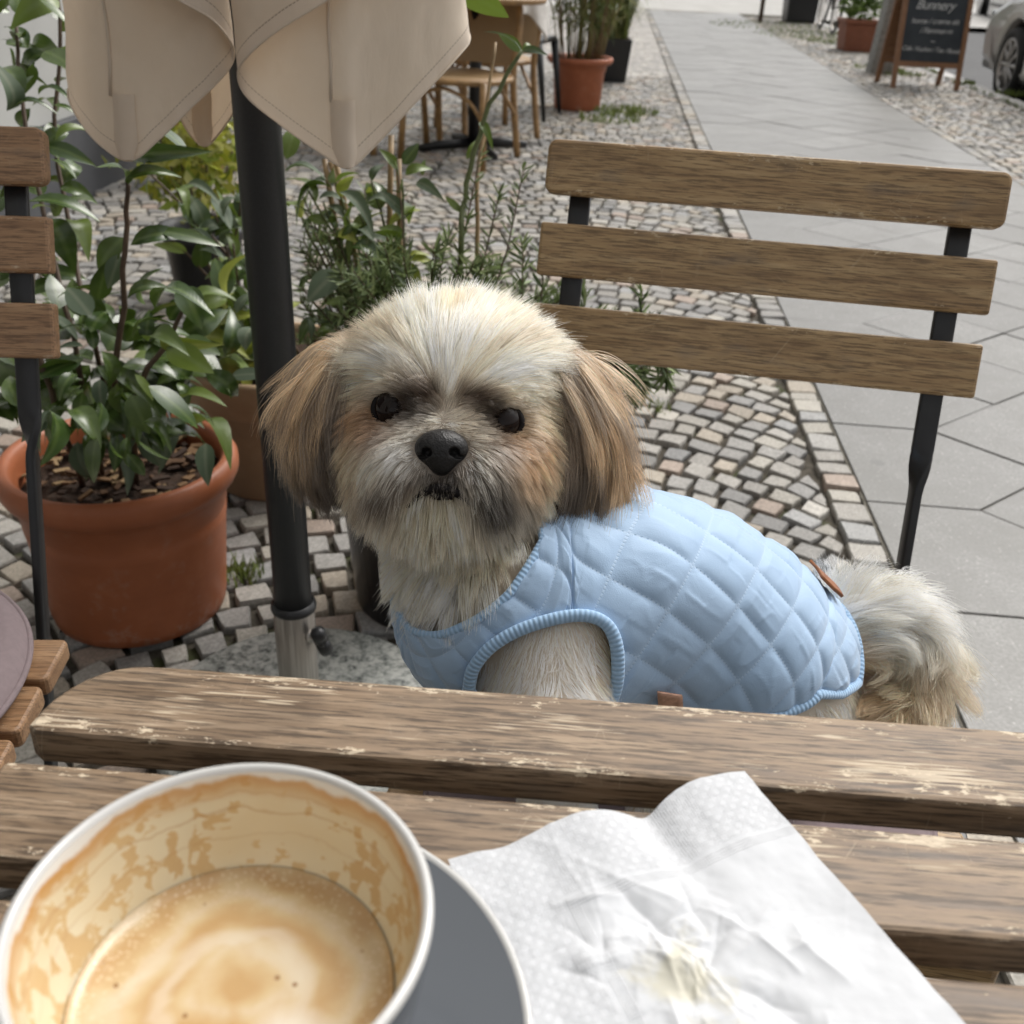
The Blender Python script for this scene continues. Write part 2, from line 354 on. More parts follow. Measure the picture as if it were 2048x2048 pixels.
# --- slab path: diagonal slabs between mitred border slabs
MT['mortar'] = plain('pale_joint_mortar', (.20, .185, .155), .95, 0, .3, 60, .4, spec=.2)
sheet('slab_bed', [tuple(st2w(-6, -.003)), tuple(st2w(-6, PW + .003)), tuple(st2w(20.2, PW + .003)), tuple(st2w(20.2, -.003))], -.0065, MT['mortar'])
side = thing('sidewalk', '', '', (float(PO[0]), 0, 0), kind='structure')
hq = (PW - .47) / 5; pit = .40; s0 = 1.51 - .4 * 6
def poly_prism(pts, z0, z1, b, tilt=0.):
    c = np.mean(pts, 0); a = np.array([atan2(p[1] - c[1], p[0] - c[0]) for p in pts]); pts = np.asarray(pts)[np.argsort(a)]
    V, F = prism(pts, z0, z1, b); return V, F
def inset(pts, d):
    P = np.asarray(pts, float); c = P.mean(0)
    if np.cross(P[1] - P[0], P[2] - P[1]) < 0: P = P[::-1]
    e = nrm(np.roll(P, -1, 0) - P); nn = np.stack([e[:, 1], -e[:, 0]], 1); m = nrm(nn + np.roll(nn, 1, 0)); m = m / np.maximum((m * nn).sum(1, keepdims=True), .4)
    return P - m * d
slabs = []
for k in range(-4, 52):
    s = s0 + pit * k
    slabs.append([(s, 0), (s + pit, 0), (s + pit, .235), (s + pit / 2, .235 + hq), (s, .235)])
    for j in (1, 2, 3, 4):
        c = s if j % 2 else s + pit / 2; q = .235 + hq * j
        slabs.append([(c - pit / 2, q), (c, q - hq), (c + pit / 2, q), (c, q + hq)])
    c = s + pit / 2
    slabs.append([(c, PW), (c + pit, PW), (c + pit, PW - .235), (c + pit / 2, PW - .235 - hq), (c, PW - .235)])
far = MB(); cnt = 0
for sl_ in slabs:
    P = np.array([st2w(a, b) for a, b in sl_]); c3 = np.append(P.mean(0), 0)
    if P[:, 1].max() > 20 or P[:, 1].min() < -1.5: continue
    dz = random.uniform(-.0015, .0015); V, F = poly_prism(inset(P, .0021), -.035, dz, .0016)
    V[:, 2] += (V[:, :2] - c3[:2]) @ np.array([random.uniform(-.004, .004), random.uniform(-.004, .004)]) * (V[:, 2] > -.02)
    if cnt < 290 and P[:, 1].max() > .6:
        mk('paving_slab', V - c3, F, MT['slab'], side, Matrix.Translation(Vector(c3)), smooth=False); cnt += 1
    else: far.add(V, F)
if far.n: far.mk('paving_slabs', MT['slab'], side, smooth=False, kind='stuff')

# --- small mosaic paving either side of the slabs
STC = np.array([(.335, .315, .285), (.30, .288, .27), (.37, .345, .30), (.385, .335, .27), (.235, .228, .218), (.345, .275, .225), (.315, .312, .305), (.42, .395, .355)])
STW = np.array([.22, .2, .17, .12, .1, .06, .08, .05])
def stone(q4, col, top=0., rnd=.0045):
    """one hewn stone from a 4-corner footprint"""
    P = inset(q4, .0042 + .0022 * random.random()); n = len(P); c = P.mean(0)
    j = RNG.normal(0, .0026, P.shape); Q = P + j
    M = []
    for i in range(n):                                            # add a mid-edge point so sides are not ruler straight
        a, b = Q[i], Q[(i + 1) % n]; M += [a, (a + b) / 2 + RNG.normal(0, .0012, 2)]
    M = np.array(M); m = len(M); corner = np.arange(m) % 2 == 0
    M = np.where(corner[:, None], c + (M - c) * .965, M)
    T1 = c + (M - c) * (1 - rnd * .55 / .034); tl = RNG.normal(0, .035, 2)
    V = np.concatenate([np.column_stack([M, np.full(m, -.03)]), np.column_stack([M, np.full(m, top - .0045)]),
                        np.column_stack([T1, np.full(m, top) + (T1 - c) @ tl + RNG.normal(0, .0005, m)]), [[c[0], c[1], top + .0003]]])
    F = [[i, (i + 1) % m, m + (i + 1) % m, m + i] for i in range(m)] + [[m + i, m + (i + 1) % m, 2 * m + (i + 1) % m, 2 * m + i] for i in range(m)]
    F += [[2 * m + i, 2 * m + (i + 1) % m, 3 * m] for i in range(m)]
    return V, F
def stcol():
    c = STC[RNG.choice(len(STC), p=STW)] * (1 + RNG.normal(0, .10)); return np.clip(c * .80, .08, .6)
stones = []
RA, PER = .95, 1.42                                                # segment arcs: radius and width of one fan
def arcs(q): u = (q + .70 + PER / 2) % PER - PER / 2; return np.sqrt(RA * RA - u * u) - RA, -u / np.sqrt(RA * RA - u * u), u
rowh = .070
for yr in np.arange(.2, 10.6, rowh):
    q = -.082 - random.random() * .05
    while q > -2.95:
        wd = random.uniform(.052, .078); g0, d0, u0 = arcs(q); q1 = q - wd / sqrt(1 + d0 * d0); g1, d1, u1 = arcs(q1)
        if u1 > u0: q1 = q - (u0 + PER / 2) - 1e-4; g1, d1, u1 = arcs(q1 + 2e-4); 
        pts = []
        for qq, g_, d_ in ((q1, g1, d1), (q, g0, d0)):
            t_ = rowh / sqrt(1 + d_ * d_) * (1 + .06 * sin(qq * 31 + yr * 3)); nx, ny = -d_ / sqrt(1 + d_ * d_), 1 / sqrt(1 + d_ * d_); pts.append(((qq, yr + g_), (qq + nx * t_, yr + g_ + ny * t_)))
        base_q = min(q, q1); P = [pts[0][0], pts[1][0], pts[1][1], pts[0][1]]; lo_, hi_ = -.70 + PER * math.floor((q - 1e-6 + .70 + PER / 2) / PER) - PER / 2, -.70 + PER * math.floor((q - 1e-6 + .70 + PER / 2) / PER) + PER / 2
        P = np.array([st2w(s_ + .006 * vnoise(np.array([q_ * 9, s_ * 9, 2.])), min(max(q_, lo_), min(hi_, -.0785)) + (.005 * vnoise(np.array([q_ * 9, s_ * 9, 7.])) if q_ < -.1 else 0)) for q_, s_ in P]); q = q1
        ar = .5 * abs(np.cross(P[2] - P[0], P[3] - P[1])); c = P.mean(0)
        if ar < .0010 or c[0] < XF + .068 * c[1] + .02 or c[1] < .55 or c[1] > 9.6: continue
        stones.append((P, stcol()))
s = .3
while s < 19.5:                                                   # edging row beside the slabs
    l = random.uniform(.055, .095)
    P = np.array([st2w(s, -.081), st2w(s, .001), st2w(s + l, .001), st2w(s + l, -.081)]); s += l; stones.append((P, stcol() * 1.04))
# right-hand strip as well
for yr in np.arange(2.0, 19.0, .075):
    x = XR + .068 * yr + .004
    while x < XK + .068 * yr - .05:
        wd = random.uniform(.06, .09); b = yr + .03 * sin(x * 6)
        P = np.array([(x, b), (x + wd, b + .01), (x + wd, b + .085), (x, b + .075)]); x += wd; stones.append((P, stcol() * 1.05))
Cs = np.array([np.append(p.mean(0), 0) for p, _ in stones]); pr = proj(Cs)
inview = (pr[:, 2] > .3) & (pr[:, 0] > -20) & (pr[:, 0] < 1950) & (pr[:, 1] > 0) & (pr[:, 1] < 1310)
hid = ((pr[:, 0] > 700) & (pr[:, 0] < 1560) & (pr[:, 1] > 560 + .0 * pr[:, 0]) & (pr[:, 1] > 560 + .55 * (pr[:, 0] - 1000))) | ((pr[:, 0] < 440) & (pr[:, 1] > 760) & (pr[:, 1] < 1180))
size = np.where(inview & ~hid, 1 / np.maximum(pr[:, 2], .1) ** 3 * 1.0, 0)
best = set(np.argsort(-size)[:298].tolist()); best = {i for i in best if size[i] > 0}
cob = thing('pavement', '', '', (-.4, 1.5, 0), kind='structure'); rest = MB()
for i, (P, c) in enumerate(stones):
    V, F = stone(P, c, random.gauss(0, .0016))
    if i in best:
        c3 = np.append(P.mean(0), 0); mk('cobblestone', V - c3, F, MT['stone'], cob, Matrix.Translation(Vector(c3)), smooth=False, col=np.broadcast_to(c, (len(V), 3)))
    else: rest.add(V, F, c)
rest.mk('cobblestones', MT['stone'], cob, smooth=False, kind='stuff')
# beyond the built stones: same paving seen from far off
def m_farmosaic():
    s = NT('far_mosaic'); g = s.n('ShaderNodeNewGeometry').outputs['Position']; v = s.n('ShaderNodeTexVoronoi'); v.inputs['Scale'].default_value = 13; s.l(g, v.inputs['Vector'])
    e = s.voro(g, 13, 'DISTANCE_TO_EDGE'); col = s.ramp(s.sep(v.outputs['Color'])[0], [(.1, (.22, .21, .2)), (.5, (.32, .30, .28)), (.9, (.4, .37, .33))])
    s.set(base=s.mix(s.rng(e, .02, .06, 1, 0), col, (.1, .09, .07)), rough=.7); s.bump(s.rng(e, 0, .12), .6, .006); return s.m
sheet('far_mosaic_pavement', [(lx(XF, 9.3), 9.3), (lx(XL - .08, 9.3), 9.3), (lx(XL - .08, 20.1), 20.1), (lx(XF, 20.1), 20.1)], -.011, m_farmosaic())
# kerb stones
kerb = thing('kerb', '', '', (XK, 0, 0), kind='structure')
for k in range(-3, 20):
    a = k * 1.02; P = [(lx(XK, a), a), (lx(XK + .14, a), a), (lx(XK + .14, a + 1.01), a + 1.01), (lx(XK, a + 1.01), a + 1.01)]
    V, F = poly_prism(np.array(P), -.25, .004 + random.uniform(-.004, .004), .008); c3 = np.array([P[0][0], P[0][1], 0])
    mk('kerb_stone', V - c3, F, MT['kerb'], kerb, Matrix.Translation(Vector(c3)), smooth=False)
# moss and grass in the joints, rough grass round the tree pits
def blades(mb, c, r, n, h, colr, wd=.0015):
    for _ in range(n):
        a = random.random() * 2 * pi; d = r * sqrt(random.random()); p = np.array([c[0] + cos(a) * d, c[1] + sin(a) * d, c[2]])
        t = random.random() * 2 * pi; hh = h * random.uniform(.4, 1.1); sd = np.array([cos(t), sin(t), 0]); ln = np.array([-sin(t), cos(t), 0]) * hh * random.uniform(.1, .8)
        mb.add([p - sd * wd, p + sd * wd, p + ln * .4 + sd * wd * .7 + [0, 0, hh * .6], p + ln * .4 - sd * wd * .7 + [0, 0, hh * .6], p + ln + [0, 0, hh]], [[0, 1, 2, 3], [3, 2, 4]], np.array(colr) * random.uniform(.6, 1.3))
gm = MB()
for _ in range(420):
    x, yv = random.uniform(-1.3, .7), random.uniform(1.0, 6.5)
    if x > lx(XL, yv) - .05: continue
    if vnoise(np.array([x * 1.3, yv * 1.3, 5.])) < .05: continue
    blades(gm, (x, yv, -.008), .02, 5, .012, (.10, .13, .03))
for x_, y_, r_, n_ in ((462, 1085, .035, 90), (1180, 212, .22, 260), (1150, 225, .2, 120), (1820, 158, .10, 120), (1700, 140, .22, 160), (1240, 770, .04, 30), (1905, 178, .12, 90), (1550, 70, .9, 500), (1490, 52, 1.2, 500), (1600, 82, .5, 300), (1655, 130, .25, 120)):
    p = at(x_, y_, 0); blades(gm, (p[0], p[1], -.006), r_, n_, .035 if y_ > 250 else .05, (.13, .17, .035), .002 if y_ > 250 else .006)
for k in range(60):
    a = random.uniform(6, 14); blades(gm, (lx(XK - .02, a), a, 0), .04, 6, .04, (.12, .16, .035), .004)
gm.mk('grass', MT['herb'], kind='stuff')

# --- cafe house front on the left
MT['plaster'] = plain('grey_plaster', (.40, .40, .385), .85, 0, .08, 3, .1)
MT['plinth'] = plain('dark_plinth', (.07, .072, .078), .7, 0, .15, 6, .1)
MT['winframe'] = plain('anthracite_frame', (.035, .038, .042), .4)
MT['glass'] = NT('window_glass').set(base=(.02, .025, .03), rough=.06, spec=.8).m
hb = thing('cafe_building', 'pale grey plaster house front with dark plinth and slim downpipe on the left', 'building', (lx(XF, 4), 4, 0))
fa = atan2(.068, 1); RF = rotz(-fa)                                # local: x out of the wall (towards street), y along
def fl(x, yy, z): return np.array([lx(XF, yy), yy, 0]) + np.array([TX[0] * x, TX[1] * x, z])
def fbox(name, x0, x1, y0, y1, z0, z1, mat, b=.004, par=hb):
    c = (fl((x0 + x1) / 2, (y0 + y1) / 2, (z0 + z1) / 2)); V, F = box((0, 0, 0), (x1 - x0, (y1 - y0) * sqrt(1 + .068 ** 2), z1 - z0), RF, b)
    return mk(name, V, F, mat, par, Matrix.Translation(Vector(c)), smooth=False)
ys = [-5, -3.2, -1.6, .2, 1.8, 3.0, 3.9, 7.4, 9.0, 10.6, 12.2, 13.8, 15.4, 18]
fbox('wall', -.4, -.14, -5, 18, -.2, 12.5, MT['plaster'])
fbox('plinth', -.14, .03, -5, 18, -.2, .30, MT['plinth'])
op = [(-3.2, -1.6), (.2, 1.8), (7.4, 9.0), (10.6, 12.2), (13.8, 15.4)]
prev = -5
for a, b in op + [(18, 18)]:
    fbox('wall_pier', -.138, 0, prev, a, .30, 2.6, MT['plaster']); prev = b
for a, b in op:
    fbox('wall_panel', -.138, -.002, a, b, .30, .85, MT['plaster'])
    f = fbox('window', -.136, -.06, a, b, .85, 2.6, MT['winframe']); fbox('pane', -.0595, -.05, a + .07, b - .07, .92, 2.53, MT['glass'], par=f)
    fbox('window_sill', -.05, .05, a - .05, b + .05, .82, .85, MT['plinth'])
fbox('wall_upper', -.138, 0, -5, 18, 2.6, 12.5, MT['plaster'])
V, F = tube([fl(.07, 4.95, .0), fl(.07, 4.95, 12)], .045, 12); mk('downpipe', V, F, MT['winframe'], hb)
V, F = tube([fl(.05, 5.6, .3), fl(.05, 5.6, 2.6)], .03, 8); mk('shutter_rail', V, F, MT['winframe'], hb)
# ================================================================== table
TZ = .72; TYAW = radians(-2.35)
tab = thing('slatted_table', 'weathered slatted wooden table with chipped pale edges in front', 'table', (.08, .06, 0))
def tm(x, y_, z=0.): # table frame: x along slats (0 at picture centre line), y across
    c, s_ = cos(TYAW), sin(TYAW); return Matrix(((c, -s_, 0, x * c - y_ * s_), (s_, c, 0, x * s_ + y_ * c), (0, 0, 1, z), (0, 0, 0, 1)))
XA, XB = -.200, .355
def arc(cx, cy, rx, ry, a0, a1, k=8): return [(cx + rx * cos(radians(a0 + (a1 - a0) * i / k)), cy + ry * sin(radians(a0 + (a1 - a0) * i / k))) for i in range(k + 1)]
for i in range(9):
    yc = .3200 - .0617 * i; hw = .0225; L = (XB - XA) / 2
    if i == 0: out = [(-L + .004, -hw), (L - .004, -hw)] + arc(L - .034, -hw + .003, .034, hw * 2 - .003, 0, 90) + arc(-L + .034, -hw + .003, .034, hw * 2 - .003, 90, 180)
    elif i == 8: out = arc(-L + .042, hw - .003, .042, hw * 2 - .003, 180, 270) + arc(L - .042, hw - .003, .042, hw * 2 - .003, 270, 360) + [(L - .004, hw), (-L + .004, hw)]
    else: out = rrect(-L, L, -hw, hw, .004, 3)
    V, F = prism(out, -.0175, 0, .0022)
    o = mk('slat', V, F, MT['table'], tab, tm((XA + XB) / 2, yc, TZ - .0006 * (i % 2)), smooth=False)
def tbox(name, c, s_, mat, b=.002): V, F = box((0, 0, 0), s_, None, b); return mk(name, V, F, mat, tab, tm(c[0], c[1], c[2]), smooth=False)
for x in (-.125, .285): tbox('rail', (x, .06, TZ - .030), (.028, .50, .022), MT['black'])
V, F = prism([(-.11, -.011), (.095, -.011)] + arc(.100, 0, .012, .011, -90, 90, 6) + [(.095, .011), (-.11, .011)], -.014, 0, .004)
mk('batten', V, F, MT['table'], tab, tm(.045, .2225, TZ - .021), smooth=False)
for x in (-.150, .310):
    for y0, y1 in ((.27, -.17), (-.15, .27)):
        P = [np.array(tm(x + (.012 if y0 > 0 else -.012), y0, .69).translation), np.array(tm(x + (.012 if y0 > 0 else -.012), y1, .005).translation)]
        V, F = tube(np.linspace(P[0], P[1], 3), .0105, 8); mk('leg', V, F, MT['black'], tab)

# ================================================================== cup, coffee, saucer, napkin
CX, CY = -.0672, .172; SZ = TZ + .001
def m_cer(name, base, rough=.12): return NT(name).set(base=base, rough=rough, spec=.5, coat=.4, coatr=.05).m
MT['cup_in'] = None
MT['grey_cer'] = m_cer('grey_blue_glaze', (.115, .125, .14), .16); MT['white_cer'] = m_cer('white_glaze', (.52, .515, .50), .14)
def m_cupin():
    s = NT('coffee_stained_glaze'); c = s.coord('Object'); x, y_, z = s.sep(c)
    ang = s.mth('ARCTAN2', y_, x); v = s.n('ShaderNodeCombineXYZ'); s.val(v.inputs[0], s.mth('MULTIPLY', ang, .052)); s.val(v.inputs[1], z); v = v.outputs[0]
    def mp(sx, sy):
        m = s.n('ShaderNodeMapping'); m.inputs['Scale'].default_value = (sx, sy, 1); s.l(v, m.inputs[0]); return m.outputs[0]
    wob = s.noise(mp(60, 60), 1, 3); cl = s.noise(mp(150, 240), 1.0, 3, .55, .6); big = s.noise(mp(26, 38), 1.0, 2, .5, .4)
    zz = s.mth('ADD', z, s.mth('MULTIPLY', s.mth('SUBTRACT', wob, .5), .008))
    cream = (.70, .63, .46); tan = (.57, .40, .205); dk = (.40, .19, .05)
    t = s.mth('ADD', cl, s.mth('MULTIPLY', s.mth('SUBTRACT', big, .5), .9))
    patt = s.rng(s.mth('ADD', t, s.mth('MULTIPLY', x, 1.6)), .40, .43, 0, 1)                                  # foam islands left on the wall
    vo = s.voro(mp(150, 105), 1.0, 'SMOOTH_F1'); ov = s.rng(s.mth('ADD', vo, s.mth('MULTIPLY', s.mth('SUBTRACT', cl, .5), .35)), .36, .40, 1, 0); back = s.rng(y_, .012, .045, 0, .075)
    patt = s.mth('MAXIMUM', s.rng(s.mth('ADD', s.mth('ADD', t, s.mth('MULTIPLY', x, 1.1)), back), .50, .525, 0, 1), ov); col = s.mix(patt, tan, cream); col = s.mix(s.rng(big, .35, .6, 0, .35), col, (.64, .47, .24))
    for z0, wd, st in ((.0465, .0007, .45), (.0385, .0006, .22), (.052, .0007, .3)):   # drying rings
        d = s.mth('ABSOLUTE', s.mth('SUBTRACT', zz, z0)); col = s.mix(s.mth('MULTIPLY', s.rng(d, 0, wd, 1, 0), st), col, dk)
    top = s.rng(zz, .0525, .0572, 0, 1); col = s.mix(s.mth('MULTIPLY', s.rng(zz, .050, .0555, 0, 1), .75), col, (.50, .24, .06)); 
    col = s.mix(s.rng(zz, .0565, .0578, 0, 1), col, (.74, .72, .68)); col = s.mix(s.rng(z, .028, .022, 0, .7), col, (.60, .40, .17))
    s.set(base=col, rough=.18, coat=.3, coatr=.06); s.bump(patt, -.12, .0006); return s.m
MT['cup_in'] = m_cupin()
def m_coffee():
    s = NT('milk_coffee_froth'); c = s.coord('Object'); x, y_, z = s.sep(c)
    w1 = s.noise(c, 26, 3, .5, 1.6); w2 = s.noise(c, 120, 4, .6); r = s.mth('SQRT', s.mth('ADD', s.mth('MULTIPLY', x, x), s.mth('MULTIPLY', y_, y_)))
    sw = s.n('ShaderNodeTexWave', wave_type='RINGS'); sw.rings_direction = 'Z'; sw.inputs['Scale'].default_value = 16; sw.inputs['Distortion'].default_value = 9; sw.inputs['Detail'].default_value = 3; sw.inputs['Detail Scale'].default_value = 1.2; s.l(c, sw.inputs['Vector'])
    col = s.ramp(s.mth('ADD', s.mth('MULTIPLY', sw.outputs['Fac'], .4), s.mth('MULTIPLY', w1, .6)), [(.28, (.47, .305, .14)), (.45, (.53, .385, .205)), (.62, (.57, .445, .27)), (.78, (.62, .53, .39))])
    col = s.mix(s.rng(w2, .45, .7, 0, .25), col, (.45, .25, .09))
    # brown centre and pale milk patch
    def blob(cx, cy, ra, rb, nz): 
        d = s.mth('SQRT', s.mth('ADD', s.mth('POWER', s.mth('SUBTRACT', x, cx), 2.), s.mth('POWER', s.mth('SUBTRACT', y_, cy), 2.))); return s.rng(s.mth('ADD', d, s.mth('MULTIPLY', s.mth('SUBTRACT', w1, .5), nz)), ra, rb, 1, 0)
    col = s.mix(s.mth('MULTIPLY', blob(-.006, -.020, .004, .018, .024), .8), col, (.42, .22, .06))
    col = s.mix(s.mth('MULTIPLY', blob(.017, -.012, .003, .012, .018), .9), col, (.72, .68, .60)); col = s.mix(s.mth('MULTIPLY', s.rng(s.mth('ABSOLUTE', s.mth('SUBTRACT', s.mth('ADD', r, s.mth('MULTIPLY', s.mth('SUBTRACT', w1, .5), .014)), .019)), .001, .004, 1, 0), .45), col, (.68, .61, .50))
    v = s.n('ShaderNodeTexVoronoi'); v.inputs['Scale'].default_value = 190; s.l(c, v.inputs['Vector'])
    bub = s.mth('MULTIPLY', s.rng(v.outputs['Distance'], .10, .18, 1, 0), s.rng(s.sep(v.outputs['Color'])[0], .80, .82, 0, 1)); v2 = s.n('ShaderNodeTexVoronoi'); v2.inputs['Scale'].default_value = 620; s.l(c, v2.inputs['Vector']); fm = s.mth('MULTIPLY', s.rng(v2.outputs['Distance'], .2, .4, 1, 0), s.rng(s.mth('ADD', r, s.mth('MULTIPLY', w1, .02)), .036, .046, .0, .5)); col = s.mix(fm, col, (.70, .57, .40)); col = s.mix(s.mth('MULTIPLY', bub, .8), col, (.22, .10, .03))
    s.set(base=col, rough=.22, spec=.5); s.bump(s.mth('ADD', w2, s.mth('MULTIPLY', bub, -.6)), .12, .0008); return s.m
MT['coffee'] = m_coffee()
sau = thing('saucer', 'grey saucer with white rim under the coffee cup', 'saucer', (CX, CY, SZ))
so_ = [(.0, .000), (.030, .0), (.031, .0015), (.060, .006), (.0775, .0125), (.0795, .0143)]
si_ = [(.0790, .0158), (.0779, .0155), (.060, .0090), (.040, .0050), (.029, .0042), (.0, .0042)]
V, F = lathe(so_, (0, 0, 0), 96, False); mk('underside', V, F, MT['grey_cer'], sau, Matrix.Translation((CX, CY, SZ)))
V, F = lathe(si_[1:], (0, 0, 0), 96, False); mk('well', V, F, MT['grey_cer'], sau, Matrix.Translation((CX, CY, SZ)))
V, F = lathe([(.0795, .0143), (.0803, .0152), (.0801, .0160), (.0793, .0162), (.0785, .0160), (.0779, .0155)], (0, 0, 0), 96, False); mk('rim', V, F, MT['white_cer'], sau, Matrix.Translation((CX, CY, SZ)))
cup = thing('coffee_cup', 'grey cup with white rim and coffee stained inside in the front left', 'cup', (CX, CY, SZ + .0045)); CZ = SZ + .0045; CM = Matrix.Translation((CX, CY, CZ))
V, F = lathe([(.0, .0025), (.022, .0025), (.0235, .0), (.0265, .0), (.0275, .003), (.0360, .010), (.0445, .022), (.0495, .036), (.0518, .050), (.0526, .0588)], (0, 0, 0), 128, False); mk('body', V, F, MT['grey_cer'], cup, CM)
V, F = lathe([(.0526, .0588), (.0526, .0598), (.0519, .0606), (.0510, .0608), (.0502, .0604), (.0496, .0592)], (0, 0, 0), 128, False); mk('rim', V, F, MT['white_cer'], cup, CM)
V, F = lathe([(.0496, .0592), (.0490, .056), (.0478, .048), (.0455, .037), (.0415, .026), (.034, .0165), (.022, .0115), (.0, .0105)], (0, 0, 0), 160, False); mk('inside', V, F, MT['cup_in'], cup, CM)
hd = np.array([-cos(radians(18)), -sin(radians(18))])
P = catmull([(hd[0] * r, hd[1] * r, z) for r, z in ((.0530, .0460), (.061, .0500), (.0715, .0465), (.0745, .034), (.066, .0205), (.052, .0155), (.041, .0175))], 28)
V, F = tube(P, np.interp(np.linspace(0, 1, 28), [0, .15, .5, .85, 1], [.0058, .0042, .0038, .0042, .0055]), 14, True, 1.5); mk('handle', V, F, MT['grey_cer'], cup, CM)
V, F = lathe([(.0, 0.), (.012, 0), (.022, 0.), (.030, 0.), (.0382, .0), (.0405, .0004), (.0419, .0016)], (0, 0, 0), 128, False)
cof = mk('coffee', V, F, MT['coffee'], None, Matrix.Translation((CX, CY, CZ + .0272)))
tag(cof, 'last of a milky frothy coffee with brown swirl inside the grey cup', 'coffee')

# napkin: folded tissue, embossed border, crumpled middle with a pale stain
def m_napkin():
    s = NT('tissue'); u = s.coord('UV'); x, y_, z = s.sep(u); c = s.coord('Object')
    def dots(sc):
        m = s.n('ShaderNodeMapping'); m.inputs['Scale'].default_value = (sc, sc, 1); m.inputs['Rotation'].default_value = (0, 0, .0); s.l(u, m.inputs[0])
        return m.outputs[0]
    d = s.rng(s.voro(dots(1000), 1.0, 'F1', 0, 0.), .25, .42, 1, 0)
    # lattice pattern of dot rows inside the border band, plus double dotted crimp line
    lat = s.mth('ABSOLUTE', s.mth('SUBTRACT', s.mth('FRACT', s.mth('MULTIPLY', s.mth('ADD', x, y_), 185.)), .5)); la2 = s.mth('ABSOLUTE', s.mth('SUBTRACT', s.mth('FRACT', s.mth('MULTIPLY', s.mth('SUBTRACT', x, y_), 185.)), .5))
    lm = s.mth('MAXIMUM', s.rng(lat, .20, .24, 1, 0), s.rng(la2, .20, .24, 1, 0))
    e1 = s.mth('MINIMUM', x, s.mth('SUBTRACT', .121, y_)); band = s.rng(e1, .0275, .0282, 1, 0)
    cr = s.mth('MULTIPLY', s.rng(s.mth('ABSOLUTE', s.mth('SUBTRACT', e1, .0315)), .0016, .0018, 1, 0), 1.)
    emb = s.mth('MULTIPLY', d, s.mth('MAXIMUM', s.mth('MULTIPLY', band, lm), cr))
    sd = s.mth('SQRT', s.mth('ADD', s.mth('POWER', s.mth('SUBTRACT', x, .052), 2.), s.mth('POWER', s.mth('SUBTRACT', y_, .052), 2.)))
    n = s.noise(c, 60, 5, .65, 1.0); st = s.rng(s.mth('ADD', sd, s.mth('MULTIPLY', s.mth('SUBTRACT', n, .5), .055)), .004, .017, .75, 0)
    col = s.mix(st, (.57, .58, .60), (.53, .50, .39)); s.set(base=col, rough=.85, spec=.2)
    f = s.noise(c, 700, 3, .6); s.bump(s.mth('ADD', s.mth('MULTIPLY', emb, -1.0), s.mth('MULTIPLY', f, .12)), .55, .0007); return s.m
MT['napkin'] = m_napkin()
NP0 = np.array([-.016, .2445]); na = radians(25.0); ne = np.array([cos(na), sin(na)]); nf = np.array([sin(na), -cos(na)])    # along top edge, down the side
def napsheet(n, side, lift, seed, amp):
    g = np.linspace(0, 1, n); U, Vv = np.meshgrid(g, g, indexing='ij'); a = U * side; b = Vv * side
    XY = NP0 + a[..., None] * ne + b[..., None] * nf
    q = np.stack([a, b, np.full_like(a, seed)], -1)
    cr = np.exp(-(((a - .055) / .034) ** 2 + ((b - .066) / .034) ** 2))
    z = TZ + lift + amp * (.0010 + .0011 * fbm(q, 28, seed, 3))
    rid = (1 - np.abs(fbm(q + .004 * fbm(q, 60, 5, 2)[..., None], 75, seed + 3, 4))) ** 3
    rid2 = (1 - np.abs(vnoise(q + .006 * vnoise(q, 40, 6)[..., None], 42, seed + 9))) ** 6
    rg = np.random.default_rng(5); zc = 0 * a
    for k in range(70):                                             # short straight creases, denser in the handled middle
        big_ = k < 9; cx = .0605 if big_ else .056 + rg.normal(0, .021); cy = .0605 if big_ else .066 + rg.normal(0, .021); cx += big_ * rg.normal(0, .03); cy += big_ * rg.normal(0, .03); t_ = rg.random() * pi; ln_ = rg.uniform(.035, .06) if big_ else rg.uniform(.006, .020)
        dd = (a - cx) * -sin(t_) + (b - cy) * cos(t_); uu = (a - cx) * cos(t_) + (b - cy) * sin(t_); dd = dd + .0012 * vnoise(q, 70, k) ; win = np.clip(1 - (uu / ln_) ** 2, 0, 1)
        wd_ = rg.uniform(.0018, .0045) * (1.6 if big_ else 1); zc = zc + (rg.choice([-1, 1], p=[.35, .65])) * win * np.exp(-np.abs(dd) / wd_) * (rg.uniform(.0004, .0009) if big_ else rg.uniform(.0006, .0020))
    z = z + amp * (zc + np.exp(-((rr_0 := np.sqrt((a - .056) ** 2 + (b - .066) ** 2)) / .018) ** 2) * .0016 * rid + .0004 * fbm(q, 90, 31, 3))
    # one long soft fold from the top edge and a lifted corner
    fold = np.exp(-(((a - .074 - .10 * b) / .006) ** 2)) * sstep(.075, .0, b); z = z - amp * .0035 * fold + amp * .0045 * np.exp(-(((a - .055) / .016) ** 2)) * sstep(.05, 0, b) + amp * .0035 * np.exp(-(((a - .098) / .018) ** 2)) * sstep(.06, 0, b)
    # sag a little into the gaps, wavy outline
    XY = XY + (.0009 * vnoise(q, 45, 3))[..., None] * nf + (.0008 * vnoise(q, 45, 8))[..., None] * ne
    XY = XY + (nf * (.0045 * np.exp(-(((a - .074) / .012) ** 2)) * np.exp(-b / .02))[..., None])
    P = np.concatenate([XY, z[..., None]], -1).reshape(-1, 3)
    F = [[i * n + j, i * n + j + 1, (i + 1) * n + j + 1, (i + 1) * n + j] for i in range(n - 1) for j in range(n - 1)]
    F = [f[::-1] for f in F]
    uv = np.stack([a, .121 - b], -1).reshape(-1, 2); return P, F, uv
